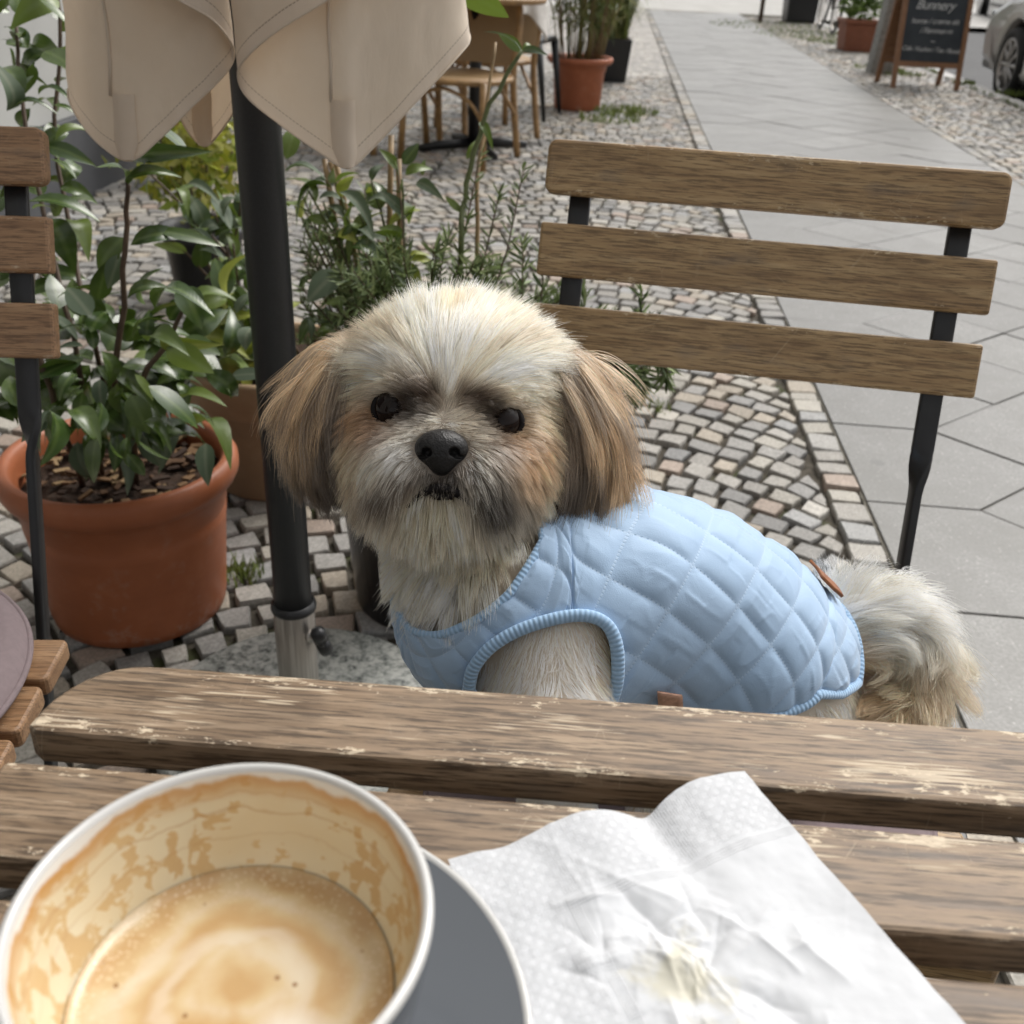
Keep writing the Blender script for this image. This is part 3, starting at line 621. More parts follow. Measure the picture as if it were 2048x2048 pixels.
nk = thing('paper_napkin', 'crumpled white embossed paper napkin with faint yellow stain on the table', 'napkin', (.06, .22, TZ))
P, F, uv = napsheet(230, .121, .0042, 1, 1.0); mk('top_layer', P, F, MT['napkin'], nk, uv=uv)
P2, F2, uv2 = napsheet(60, .1215, .0012, 1, .25); P2[:, :2] += np.array([-.0012, -.0022]); mk('bottom_layer', P2, F2, MT['napkin'], nk, uv=uv2)
P3, F3, uv3 = napsheet(60, .121, .0026, 1, .6); P3[:, :2] += np.array([-.0005, -.001]); mk('middle_layer', P3, F3, MT['napkin'], nk, uv=uv3)

# ================================================================== folding chairs and cushions
CW, CP, CHH, CREC, CZT = .40, .0728, .0473, radians(19.2), .8415
def flatbar(P, w, t, ang):
    P = np.asarray(P, float); T, N, B = frames(P); V = []
    for i in range(len(P)):
        a = ang[i]; x = np.array([1., 0, 0]) * cos(a) + np.cross(T[i], [1., 0, 0]) * sin(a); y_ = np.cross(T[i], x)
        r = min(w[i], t[i]) * .25
        for u, v in rrect(-w[i] / 2, w[i] / 2, -t[i] / 2, t[i] / 2, r, 2): V.append(P[i] + x * u + y_ * v)
    n = 12; F = [[i * n + j, i * n + (j + 1) % n, (i + 1) * n + (j + 1) % n, (i + 1) * n + j] for i in range(len(P) - 1) for j in range(n)]
    return np.array(V), F + [list(range(n))[::-1], [(len(P) - 1) * n + j for j in range(n)]]
def chair(name, label, pos, yaw, wmat, group, sw=.2175):
    M0 = Matrix.Translation((pos[0], pos[1], 0)) @ Matrix.Rotation(yaw, 4, 'Z'); r = bpy.data.objects.new(name, None); COL.objects.link(r); r.empty_display_size = .05
    r.matrix_basis = M0; WM[r.name] = M0; tag(r, label, 'chair', group)
    Rr = Matrix.Rotation(-CREC, 4, 'X')
    for i in range(3):                                              # back slats: local x along, local z up the back
        d = CP * i + CHH / 2; m = M0 @ Matrix.Translation((CW / 2, -sin(CREC) * d, CZT - cos(CREC) * d)) @ Rr @ Matrix.Rotation(radians(90), 4, 'X')
        rr = .0085 if i == 0 else .0025
        if i == 0: out = rrect(-CW / 2, CW / 2, -CHH / 2, CHH / 2, rr, 5)
        else: out = rrect(-CW / 2, CW / 2, -CHH / 2, CHH / 2, rr, 2)
        V, F = prism(out, -.008, .008, .003); mk('back_slat', V, F, wmat, r, m, smooth=False)
    def bp(d, off): return np.array([0, -sin(CREC) * d + cos(CREC) * off, CZT - cos(CREC) * d - sin(CREC) * off])
    L = CZT / cos(CREC)
    for u in (.032, CW - .032):
        ds = np.concatenate([np.linspace(.012, .225, 4), np.linspace(.235, .285, 7), np.linspace(.34, L - .002, 5)])
        P = np.array([bp(d, .0115) + [u, 0, 0] for d in ds]); tw = sstep(.235, .285, ds) * pi / 2 * .95
        V, F = flatbar(P, np.full(len(ds), .0195), np.full(len(ds), .0080), tw); mk('post', V, F, MT['black'], r, M0)
    for u in (.012, CW - .012):
        P = np.array([[u, -.455, .432], [u, -.24, .24], [u, .045, .003]]); V, F = flatbar(P, [.006] * 3, [.018] * 3, [0] * 3); mk('leg', V, F, MT['black'], r, M0)
    for u in (.018, CW - .018): V, F = box((u, -.33, .4300), (.008, .30, .022)); mk('seat_bar', V, F, MT['black'], r, M0)
    V, F = tube([(.012, .02, .030), (CW - .012, .02, .030)], .006, 8); mk('stretcher', V, F, MT['black'], r, M0)
    for k in range(5):
        V, F = prism(rrect(-sw, sw, -.0275, .0275, .006, 3), -.018, 0, .003); mk('seat_slat', V, F, wmat, r, M0 @ Matrix.Translation((sw - .035, -.232 - .0625 * k, .4595)), smooth=False)
    return r, M0
chR, MR = chair('folding_chair', 'wooden slat folding chair the dog sits on', (.018, .9753), radians(-8.36), MT['chairw'], 'folding slat chairs at the table', .205)
chL, ML = chair('folding_chair', 'wooden slat folding chair cut off at the left beside the big orange pot', (-.809, .875), radians(4.45), MT['chairl'], 'folding slat chairs at the table', .2275)
MT['mauve'] = plain('mauve_cotton', (.215, .17, .175), .9, 0, .07, 160, .2, spec=.15)
def cushion(x0, x1, y0, y1, z, M0, label, disc=False):
    n = 44; g = np.linspace(-1, 1, n); U, Vv = np.meshgrid(g, g, indexing='ij'); t = .017
    e = 1 - np.maximum(np.abs(U), np.abs(Vv)); hgt = np.sqrt(np.clip(1 - (1 - np.clip(e / .16, 0, 1)) ** 2, 0, 1))
    rr = np.maximum(np.abs(U), np.abs(Vv)); l2 = np.sqrt(U * U + Vv * Vv); k = .78 + .22 * rr / np.maximum(l2, 1e-6); k = 1 - (1 - k) * sstep(.6, 1, rr); k = rr / np.maximum(l2, 1e-6) if disc else k
    X = (x0 + x1) / 2 + U * k * (x1 - x0) / 2; Y = (y0 + y1) / 2 + Vv * k * (y1 - y0) / 2
    wr = .0022 * fbm(np.stack([X, Y, X * 0], -1), 22, 4, 3); V = []
    for sg in (1, -1): V.append(np.stack([X, Y, z + t + sg * (t * (.35 + .65 * hgt) * np.clip(hgt * 3, 0, 1)) + (wr * hgt if sg > 0 else 0)], -1).reshape(-1, 3))
    F = [[i * n + j, (i + 1) * n + j, (i + 1) * n + j + 1, i * n + j + 1] for i in range(n - 1) for j in range(n - 1)]
    F = F + [[a + n * n for a in f[::-1]] for f in F]
    root = thing('seat_cushion', label, 'cushion', tuple(M0 @ Vector(((x0 + x1) / 2, (y0 + y1) / 2, z))), 'mauve seat cushions')
    mk('cover', np.concatenate(V), F, MT['mauve'], root, M0)
    ed = [(i, 0) for i in range(n)] + [(n - 1, j) for j in range(1, n)] + [(i, n - 1) for i in range(n - 2, -1, -1)] + [(0, j) for j in range(n - 2, 0, -1)]
    Pp = np.array([[X[i, j], Y[i, j], z + t] for i, j in ed]); Pp = np.vstack([Pp, Pp[:1]]); V, F = tube(Pp, .0028, 8, False); mk('piping', V, F, MT['mauve'], root, M0)
    return root
cushion(-.012, .352, -.475, -.185, .460, MR, 'mauve seat cushion under the dog')
cushion(.07, .412, -.465, -.123, .460, ML, 'round mauve seat cushion at the left edge of the photo beside the table corner', True)
# ================================================================== parasol and its base
PX, PY = -.277, 1.092
def m_canopy():
    s = NT('beige_canopy_cloth'); u = s.coord('UV'); x, y_, z = s.sep(u); c = s.coord('Object'); f = s.noise(c, 9, 4, .6); wv = s.noise(c, 900, 2)
    col = s.ramp(f, [(.3, (.70, .60, .485)), (.7, (.77, .67, .555))])
    st = s.mth('MULTIPLY', s.rng(s.mth('ABSOLUTE', s.mth('SUBTRACT', y_, .0135)), .0003, .0007, 1, 0), s.rng(s.mth('FRACT', s.mth('MULTIPLY', x, 240.)), .25, .3, 0, 1))
    band = s.rng(y_, .0140, .0144, 1, 0)
    col = s.mix(s.mth('MULTIPLY', band, .25), col, (.70, .61, .54)); col = s.mix(s.mth('MULTIPLY', st, .7), col, (.20, .15, .11))
    pat = s.noise(c, 30, 3, .6); col = s.mix(s.rng(pat, .58, .75, 0, .25), col, (.62, .52, .40))
    s.set(base=col, rough=.85, spec=.2, sheen=.1); s.bump(s.mth('ADD', s.mth('ADD', s.mth('MULTIPLY', band, 1.2), s.mth('MULTIPLY', s.noise(s.coord('Object', (34, 34, 9)), 1.0, 4, .55, .8), 3.5)), s.mth('MULTIPLY', wv, .25)), .4, .0012)
    t = s.n('ShaderNodeBsdfTranslucent'); s.val(t.inputs[0], s.mix(.5, col, (.62, .40, .20))); mx = s.n('ShaderNodeMixShader'); mx.inputs[0].default_value = .22
    s.l(s.b.outputs[0], mx.inputs[1]); s.l(t.outputs[0], mx.inputs[2]); s.l(mx.outputs[0], s.out.inputs[0]); return s.m
MT['canopy'] = m_canopy()
um = thing('parasol', 'closed beige parasol on a charcoal pole hanging over the potted plants', 'parasol', (PX, PY, .06))
V, F = lathe([(.0, .07), (.0238, .07), (.0238, 2.45), (.0, 2.45)], (0, 0, 0), 32, False); mk('pole', V, F, MT['pole'], um, Matrix.Translation((PX, PY, 0)))
V, F = lathe([(.0, 2.43), (.03, 2.43), (.034, 2.46), (.02, 2.50), (.0, 2.52)], (0, 0, 0), 24, False); mk('finial', V, F, MT['plastic'], um, Matrix.Translation((PX, PY, 0)))
def lobe(ctrl, nm, tip, n=150, m=90, seed=0, pk=.0135, pl=.062, pocket=True):
    H = []
    for px, dy, py in ctrl:
        d = ray(px, py); H.append(CC + d * ((PY + dy) / d[1]))
    H = catmull(H, n); lenx = np.concatenate([[0], np.cumsum(np.linalg.norm(np.diff(H, axis=0), axis=1))])
    hv = np.concatenate([np.linspace(0, .30, 50), np.linspace(.33, 1.7, m - 50)])
    off = H[:, :2] - np.array([PX, PY])
    def surf(i, h, push=0.):
        Hi = H[i]; zt = Hi[..., 2] + h; f = np.interp(h, [0, .03, .25, .6, 1.45], [1, .985, .90, .72, .10])
        P = np.array([PX, PY]) + off[i] * f[..., None]
        q = np.stack([lenx[i] * 1.0, h, np.full_like(h, seed)], -1); w_ = .009 * fbm(q, 9, seed, 2) * sstep(.0, .1, h) + .0015 * vnoise(q, 45, seed + 4)
        r_ = nrm(off[i]); P = P + r_ * (w_ + push)[..., None]
        return np.concatenate([P, zt[..., None]], -1)
    I, Hh = np.meshgrid(np.arange(n), hv, indexing='ij'); P = surf(I.ravel(), Hh.ravel())
    F = [[a * m + b, (a + 1) * m + b, (a + 1) * m + b + 1, a * m + b + 1] for a in range(n - 1) for b in range(m - 1)]
    o = mk('canopy_panel', P, F, MT['canopy'], um, uv=np.stack([lenx[I.ravel()], Hh.ravel()], -1))
    ti = int(np.argmin(H[:, 2])); tj = max(ti - 5, 0)
    sp_ = surf(np.full(40, tj), np.linspace(.055, 1.3, 40), .0012 if pocket else 0.); V, F = tube(sp_, .0017, 7); mk('seam', V, F, MT['canopy'], o, uv=np.tile([0, .1], (len(V), 1)))
    # hem roll along the lower edge
    V, F = tube(H + np.array([0, 0, .0006]), .0011, 6, False); mk('hem', V, F, MT['canopy'], o, uv=np.tile([0, .1], (len(V), 1)))
    if pocket:                                                    # rib pocket sewn on at the tip
        hs = np.linspace(.002, pl, 24); V = []; k = 12; uv = []
        for h in hs:
            wd = pk * (.55 + .45 * sstep(0, .02, h)) * 1.0
            for j in range(k):
                t = (j / (k - 1) - .5) * 2; L0 = lenx[ti] + t * wd; i = np.clip(np.interp(L0, lenx, np.arange(n)), 0, n - 1); a = int(i); b = min(a + 1, n - 1); fr = i - a
                base = (np.interp(a, [a], [0])); z_here = H[a][2] * (1 - fr) + H[b][2] * fr; hh = np.array([max(0., H[ti][2] + h - z_here)])
                pa = surf(np.array([a]), hh)[0]; pb = surf(np.array([b]), hh)[0]; p = pa * (1 - fr) + pb * fr; p[2] = max(p[2], H[ti][2] + h * .999 if hh[0] > 0 else z_here)
                nn = nrm(np.array([PX, PY - .25, p[2]]) * 0 + np.array([off[ti][0] * .35, -.08, 0])); V.append(p + nn * (.0016 + .0040 * (1 - t * t))); uv.append((L0, .02 + h))
        F = [[a * k + b, a * k + b + 1, (a + 1) * k + b + 1, (a + 1) * k + b] for a in range(len(hs) - 1) for b in range(k - 1)]
        mk('rib_pocket', V, F, MT['canopy'], o, uv=uv)
        rp = surf(np.full(12, ti), np.linspace(.25, 1.3, 12), -.022); V, F = tube(rp, .0045, 8); mk('rib', V, F, MT['black'], um)
    return o
lobe([(215, .055, 140), (150, .045, 150), (128, .01, 176), (148, -.02, 226), (192, -.043, 277), (246, -.056, 304), (300, -.054, 264), (365, -.047, 200), (420, -.038, 146), (441, -.032, 112), (436, -.050, 82), (400, -.066, 38), (335, -.078, 0), (240, -.085, -60), (180, -.07, -130)], 'left', (246, 304), seed=1)
lobe([(760, -.075, -120), (710, -.095, -60), (620, -.097, 0), (530, -.092, 55), (470, -.080, 104), (449, -.060, 140), (466, -.050, 184), (530, -.058, 237), (605, -.068, 290), (655, -.074, 318), (700, -.064, 284), (785, -.042, 193), (855, -.015, 118), (886, .012, 76), (868, .045, 50), (800, .065, 40)], 'right', (655, 318), seed=5)
lobe([(290, .035, 110), (325, .045, 190), (355, .055, 250), (386, .062, 277), (412, .060, 255), (440, .055, 215), (480, .045, 150)], 'back', (386, 277), seed=9, n=70)
ub = thing('granite_stand', 'round speckled granite parasol base with brushed steel tube and black knob', 'parasol base', (PX, PY, 0))
V, F = lathe([(.0, .002), (.193, .002), (.197, .008), (.197, .050), (.192, .058), (.0, .060)], (0, 0, 0), 72, False); mk('slab', V, F, MT['granite'], ub, Matrix.Translation((PX, PY, 0)))
V, F = lathe([(.0255, .060), (.0265, .062), (.0265, .232), (.0255, .234), (.0248, .234), (.0248, .06)], (0, 0, 0), 48, False); mk('tube', V, F, MT['steel'], ub, Matrix.Translation((PX, PY, 0)))
V, F = lathe([(.0245, .229), (.0288, .229), (.0295, .232), (.0288, .237), (.0245, .240)], (0, 0, 0), 48, False); mk('collar', V, F, MT['plastic'], ub, Matrix.Translation((PX, PY, 0)))
kd_ = nrm(np.array([.85, -.5, 0])); kp = np.array([PX, PY, .195])
V, F = tube([kp + kd_ * .024, kp + kd_ * .030, kp + kd_ * .0301, kp + kd_ * .040], [.009, .009, .0035, .0035], 14); mk('bolt', V, F, MT['steel'], ub)
kb = kp + kd_ * .036; side_ = np.cross(kd_, [0, 0, 1]); tl_ = nrm(np.array([0, 0, 1.]) * .9 + side_ * .35)
V, F = tube([kb, kb + kd_ * .004, kb + kd_ * .013, kb + kd_ * .016], [.006, .0085, .0085, .006], 12); MBk = MB().add(V, F)
for s_ in (1, -1):
    V, F = tube([kb + kd_ * .008, kb + kd_ * .009 + tl_ * s_ * .012, kb + kd_ * .010 + tl_ * s_ * .021, kb + kd_ * .010 + tl_ * s_ * .0245], [.0085, .0100, .0095, .004], 12); MBk.add(V, F)
MBk.mk('knob', MT['plastic'], ub)

# ================================================================== plants
def leafmesh(nm, mat, curl=.12, fold=.10, wide=.42, tip=1.25):
    V, F = [], []; n = 8
    for i in range(n + 1):
        t = i / n; wd = wide * (sin(pi * min(1, t ** .85)) ** .8) * (1 - .25 * t) if 0 < t < 1 else .004
        zc = curl * (-(t - .35) ** 2 * 2.2 + .25)
        V += [(-wd * .5, t, zc + fold * wd * .9), (-wd * .25, t, zc + fold * wd * .25), (0, t, zc), (wd * .25, t, zc + fold * wd * .25), (wd * .5, t, zc + fold * wd * .9)]
    F = [[i * 5 + j, i * 5 + j + 1, (i + 1) * 5 + j + 1, (i + 1) * 5 + j] for i in range(n) for j in range(4)]
    return mesh(nm, V, F, mat)
LM = {k: [leafmesh('leaf', MT[k], c, f, w_) for c, f, w_ in ((.25, .12, .44), (.45, .25, .40), (.1, .05, .48), (.7, .18, .42))] for k in ('leaf', 'leaf2', 'leafy', 'leafsage')}
def leaf(par, b, t, kind='leaf', roll=None, wide=1.0):
    wide = wide * 1.22; b = np.asarray(b, float); t = np.asarray(t, float); d = t - b; L = np.linalg.norm(d); d = d / L
    view = nrm(CC - (b + t) / 2); up = np.array([0, 0, 1.]); n = nrm(up * random.uniform(.5, 1.2) + view * random.uniform(-.1, .7) + RNG.normal(0, .35, 3)) if roll is None else nrm(np.asarray(roll, float))
    n = nrm(n - d * (n @ d)); x = np.cross(d, n); w_ = L * wide
    M = Matrix(((x[0] * w_, d[0] * L, n[0] * L, b[0]), (x[1] * w_, d[1] * L, n[1] * L, b[1]), (x[2] * w_, d[2] * L, n[2] * L, b[2]), (0, 0, 0, 1)))
    return link('leaf', random.choice(LM[kind]), par, M)
def stem(par, pts, r0, r1, mat, n=14, name='stem'):
    P = catmull(pts, n); P[1:-1] += RNG.normal(0, r0 * .28, P[1:-1].shape); V, F = tube(P, np.linspace(r0, r1, n), 7); return mk(name, V, F, mat, par), P
def pot(name, label, cat, c, prof, mat, soilz, soilr, n=64):
    r = thing(name, label, cat, (c[0], c[1], 0)); M = Matrix.Translation((c[0], c[1], 0))
    V, F = lathe(prof, (0, 0, 0), n, True); mk('pot', V, F, mat, r, M)
    g = MB(); k = 26; a = np.arange(40) * 2 * pi / 40; V = [[0, 0, soilz + .01]]; 
    for i in range(1, k + 1):
        rr = soilr * i / k; q = np.stack([rr * np.cos(a), rr * np.sin(a), a * 0], 1); z = soilz + .010 * fbm(q + c[0], 30, 3, 3) + .012 * (1 - (i / k) ** 2); V += np.column_stack([q[:, :2], z]).tolist()
    F = [[0, 1 + j, 1 + (j + 1) % 40] for j in range(40)] + [[1 + (i - 1) * 40 + j, 1 + i * 40 + j, 1 + i * 40 + (j + 1) % 40, 1 + (i - 1) * 40 + (j + 1) % 40] for i in range(1, k) for j in range(40)]
    mk('soil', V, F, MT['soil'], r, M); return r
# --- large orange pot with laurel shrub
BP = (-.615, 1.415)
big = pot('potted_laurel', 'glossy dark laurel shrub in the large orange plastic pot beside the parasol pole', 'potted plant', BP,
          [(.132, .0), (.137, .004), (.140, .02), (.152, .16), (.1545, .178), (.1525, .182), (.1555, .190), (.158, .222), (.164, .228), (.1745, .236), (.180, .248), (.180, .262), (.174, .274), (.164, .277), (.156, .270), (.153, .255), (.152, .22)], MT['terra'], .222, .1525)
bk = MB()
for _ in range(150):                                             # bark chips on the soil
    a = random.random() * 2 * pi; r_ = .146 * sqrt(random.random()); R_ = np.array(Quaternion(Vector(RNG.normal(0, 1, 3)).normalized(), random.uniform(-.5, .5)).to_matrix()) @ rotz(random.random() * 6)
    V, F = box((BP[0] + r_ * cos(a), BP[1] + r_ * sin(a), .235 + random.uniform(0, .012)), (random.uniform(.008, .03), random.uniform(.005, .014), .004), R_, .001); bk.add(V, F, np.array(random.choice([(.08, .045, .025), (.16, .095, .05), (.04, .025, .018), (.22, .15, .08)])))
bk.mk('bark_chips', m_attr('bark', .85, .2), big, kind='stuff', smooth=False)
root = np.array([BP[0], BP[1], .23])
_, main = stem(big, [root, dep(215, 760, 1.40), dep(232, 560, 1.34), dep(238, 420, 1.31), dep(240, 345, 1.29)], .0050, .0030, MT['stem'], 20)
stem(big, [root + [-.03, 0, 0], dep(150, 700, 1.42), dep(100, 480, 1.42), dep(60, 300, 1.42), dep(38, 160, 1.42), dep(30, 40, 1.42)], .0042, .0025, MT['stem'], 20)
stem(big, [root + [.0, .03, 0], dep(175, 640, 1.46), dep(130, 430, 1.48), dep(105, 250, 1.48), dep(115, 60, 1.46), dep(100, -30, 1.45)], .0042, .0025, MT['stem'], 20)
stem(big, [root + [.03, -.02, 0], dep(260, 740, 1.36), dep(320, 640, 1.34), dep(352, 560, 1.33)], .005, .0025, MT['stem'])
stem(big, [root + [-.05, -.03, 0], dep(90, 720, 1.33), dep(60, 600, 1.33), dep(70, 430, 1.36)], .005, .0025, MT['stem'])
for (x0, y0, x1, y1, d0, k, wd) in [
    (112, 2, 22, 30, 1.42, 'leaf2', 1.2), (75, -2, 133, 46, 1.38, 'leaf', .6), (0, 74, 74, 90, 1.40, 'leaf', .6), (86, 100, 34, 142, 1.42, 'leaf', 1), (84, 97, 140, 125, 1.36, 'leaf', .8),
    (14, 210, 12, 122, 1.36, 'leafsage', 1.3), (38, 190, -8, 100, 1.36, 'leaf', 1), (34, 168, 62, 140, 1.37, 'leafsage', 1), (25, 203, 106, 196, 1.36, 'leaf', .7), (100, 198, 155, 216, 1.36, 'leaf', .6), (72, 178, 134, 172, 1.40, 'leaf', .6),
    (104, 264, 180, 236, 1.40, 'leaf2', .8), (88, 276, 176, 305, 1.36, 'leaf', .7), (86, 300, 148, 328, 1.38, 'leaf', .9), (240, 350, 205, 296, 1.29, 'leaf', 1.1), (240, 345, 282, 296, 1.29, 'leaf', 1.0), (240, 340, 335, 318, 1.27, 'leaf', .6), (255, 296, 375, 283, 1.29, 'leaf', .55),
    (296, 238, 360, 288, 1.36, 'leaf', 1), (56, 378, 188, 400, 1.36, 'leaf', .7), (60, 394, 104, 388, 1.38, 'leaf2', .8), (92, 412, 142, 500, 1.38, 'leaf', 1.2), (132, 420, 170, 456, 1.40, 'leaf2', 1.1), (232, 448, 178, 512, 1.33, 'leaf', 1.1), (246, 462, 368, 434, 1.32, 'leaf', .6), (300, 436, 418, 460, 1.32, 'leaf', .5),
    (240, 562, 332, 534, 1.33, 'leaf', .65), (225, 480, 204, 545, 1.33, 'leafsage', 1), (345, 540, 378, 612, 1.34, 'leaf', 1.1), (155, 574, 225, 636, 1.36, 'leaf', .8), (280, 728, 378, 804, 1.25, 'leaf', .95), (246, 744, 282, 820, 1.27, 'leaf', 1.1), (268, 796, 328, 832, 1.26, 'leaf', .9), (262, 832, 320, 872, 1.27, 'leaf', .8),
    (240, 856, 276, 900, 1.27, 'leaf', .9), (182, 826, 172, 912, 1.25, 'leaf', 1.15), (208, 812, 222, 868, 1.26, 'leaf', 1.1), (135, 772, 190, 824, 1.27, 'leaf', 1.1), (92, 772, 104, 872, 1.24, 'leaf', 1.2), (192, 662, 218, 738, 1.30, 'leaf', 1.1), (315, 655, 400, 700, 1.32, 'leaf2', .8), (300, 640, 395, 655, 1.34, 'leafy', .6),
    (60, 560, 20, 640, 1.32, 'leaf', 1), (40, 770, 8, 700, 1.28, 'leaf', 1), (30, 690, -15, 620, 1.3, 'leaf', 1), (250, 640, 330, 590, 1.34, 'leaf', .8), (130, 250, 60, 285, 1.45, 'leaf', .9), (120, 130, 150, 70, 1.46, 'leaf2', 1), (115, 60, 160, 10, 1.46, 'leaf2', 1)]:
    leaf(big, dep(x0, y0, d0), dep(x1, y1, d0 + random.uniform(-.04, .03)), k, None, wd * 1.0)
for _ in range(210):
    a, b = random.gauss(0, 1), random.gauss(0, 1); x, y_ = 195 + 95 * a, 705 + 85 * b
    if y_ > 855 or y_ < 560: continue
    d0 = random.uniform(1.30, 1.52); ang = atan2(y_ - 700 + 30, x - 200) + random.gauss(0, .7); L = random.uniform(60, 105)
    leaf(big, dep(x, y_, d0), dep(x + cos(ang) * L, y_ + sin(ang) * L * .8, d0 + random.uniform(-.05, .05)), random.choice(['leaf'] * 6 + ['leaf2', 'leafsage']), None, random.uniform(.8, 1.15))
for _ in range(52):
    x, y_ = random.uniform(-10, 140), random.uniform(10, 560); d0 = random.uniform(1.42, 1.56); ang = random.random() * 6.3; L = random.uniform(50, 90)
    leaf(big, dep(x, y_, d0), dep(x + cos(ang) * L, y_ + sin(ang) * L * .7, d0 + random.uniform(-.05, .05)), random.choice(['leaf', 'leaf', 'leaf2']), None, random.uniform(.8, 1.1))
# --- aged terracotta pot with mixed herbs behind the pole
OP = (-.49, 1.90)
old = pot('potted_herbs', 'mixed yellow green herbs in the aged terracotta pot behind the parasol pole', 'potted plant', OP,
          [(.125, .0), (.13, .006), (.150, .185), (.168, .19), (.176, .196), (.184, .262), (.182, .268), (.170, .268), (.166, .255), (.160, .22)], MT['terra_old'], .232, .164, 56)
rt = np.array([OP[0], OP[1], .235])
def tuft(par, root, tips, leafk, nl, Lr, mat='stemg', r=.0028, small=None):
    for t in tips:
        b = root + np.array([random.uniform(-.09, .09), random.uniform(-.09, .09), 0]); m = (b + t) / 2 + RNG.normal(0, .02, 3); _, P = stem(par, [b, m, t], r, r * .5, MT[mat], 10)
        for i in range(nl):
            k = random.randint(3, 9); d = nrm(RNG.normal(0, 1, 3) + [0, 0, .4]); leaf(par, P[k], P[k] + d * random.uniform(*Lr), random.choice(leafk), None, random.uniform(.8, 1.3))
tuft(old, rt, [dep(random.uniform(300, 470), random.uniform(520, 680), random.uniform(1.72, 1.98)) for _ in range(15)], ['leaf', 'leaf2', 'leafy', 'leafy', 'leafsage'], 5, (.05, .09))
tuft(old, rt, [dep(x, y_, 1.85) for x, y_ in ((285, 330), (335, 360), (372, 430), (440, 460), (470, 520), (310, 440), (405, 400), (455, 380))], ['leaf2', 'leaf', 'leafsage'], 7, (.035, .07), 'stem', .0035)
for (x0, y0, x1, y1, k, wd) in ((350, 350, 412, 366, 'leafsage', .7), (402, 370, 438, 430, 'leafsage', .9), (450, 372, 410, 408, 'leafsage', 1.2), (345, 440, 418, 462, 'leafsage', .6), (375, 472, 425, 480, 'leafsage', .8), (395, 610, 480, 590, 'leafy', 1), (375, 640, 465, 655, 'leafy', .8), (395, 655, 478, 700, 'leaf2', .8), (460, 480, 480, 500, 'leafsage', 1)):
    leaf(old, dep(x0, y0, 1.8), dep(x1, y1, 1.78), k, None, wd)
# --- small plants further back
def bush(name, label, c, potmat, pr, ph, fz, fr, cols, n, ls=.03, h=1.0):
    r = thing(name, label, 'potted plant', (c[0], c[1], 0)); M = Matrix.Translation((c[0], c[1], 0))
    V, F = lathe([(pr * .75, 0), (pr * .78, .004), (pr * .95, ph * .84), (pr * 1.04, ph * .85), (pr * 1.06, ph), (pr * .95, ph), (pr * .9, ph * .8)], (0, 0, 0), 36, True); mk('pot', V, F, potmat, r, M)
    mb = MB(); st = MB()
    for _ in range(9):
        a = random.random() * 6.3; V, F = tube([np.array([c[0], c[1], ph * .8]), np.array([c[0] + cos(a) * fr * .6, c[1] + sin(a) * fr * .6, fz + random.uniform(-.3, .5) * fr * h])], .003, 5); st.add(V, F)
    st.mk('stem', MT['stem'], r)
    for _ in range(n):
        d = nrm(RNG.normal(0, 1, 3)); p = np.array([c[0], c[1], fz]) + d * fr * random.random() ** .4 * np.array([1, 1, h]) * (1 + .35 * vnoise(d * 2.2 + c[0], 1, 3)); a = nrm(RNG.normal(0, 1, 3)); b = nrm(np.cross(a, RNG.normal(0, 1, 3))); L = ls * random.uniform(.6, 1.3)
        mb.add([p, p + a * L * .5 + b * L * .22, p + a * L, p + a * L * .5 - b * L * .22], [[0, 1, 2, 3]], np.array(random.choice(cols)) * random.uniform(.6, 1.25))
    mb.mk('foliage', MT['herb'], r, kind='stuff'); return r
LIME = [(.30, .33, .03), (.42, .42, .06), (.2, .26, .03), (.5, .5, .16)]; GRN = [(.05, .085, .02), (.09, .13, .03), (.13, .18, .04), (.03, .055, .015)]
p_ = at(395, 560, 0); bush('potted_spindle', 'lime yellow variegated bush in a dark pot behind the parasol pole', (p_[0], p_[1]), MT['plastic'], .12, .22, .44, .20, LIME, 900, .05, 1.0)
MT['yellow'] = plain('yellow_glazed_pot', (.48, .30, .06), .4)
p_ = at(372, 338, 0); bush('potted_flowers', 'small green bush in a yellow pot by the house plinth', (p_[0], p_[1]), MT['yellow'], .15, .34, .50, .2, GRN + LIME[:1], 400, .06)
MT['cloth_o'] = plain('salmon_ceramic', (.50, .32, .2), .5)
p_ = at(185, 330, 0); bush('small_potted_plant', 'little salmon pot with sparse green plant standing in front of the house plinth', (p_[0], p_[1]), MT['cloth_o'], .10, .16, .22, .10, GRN, 160, .05)

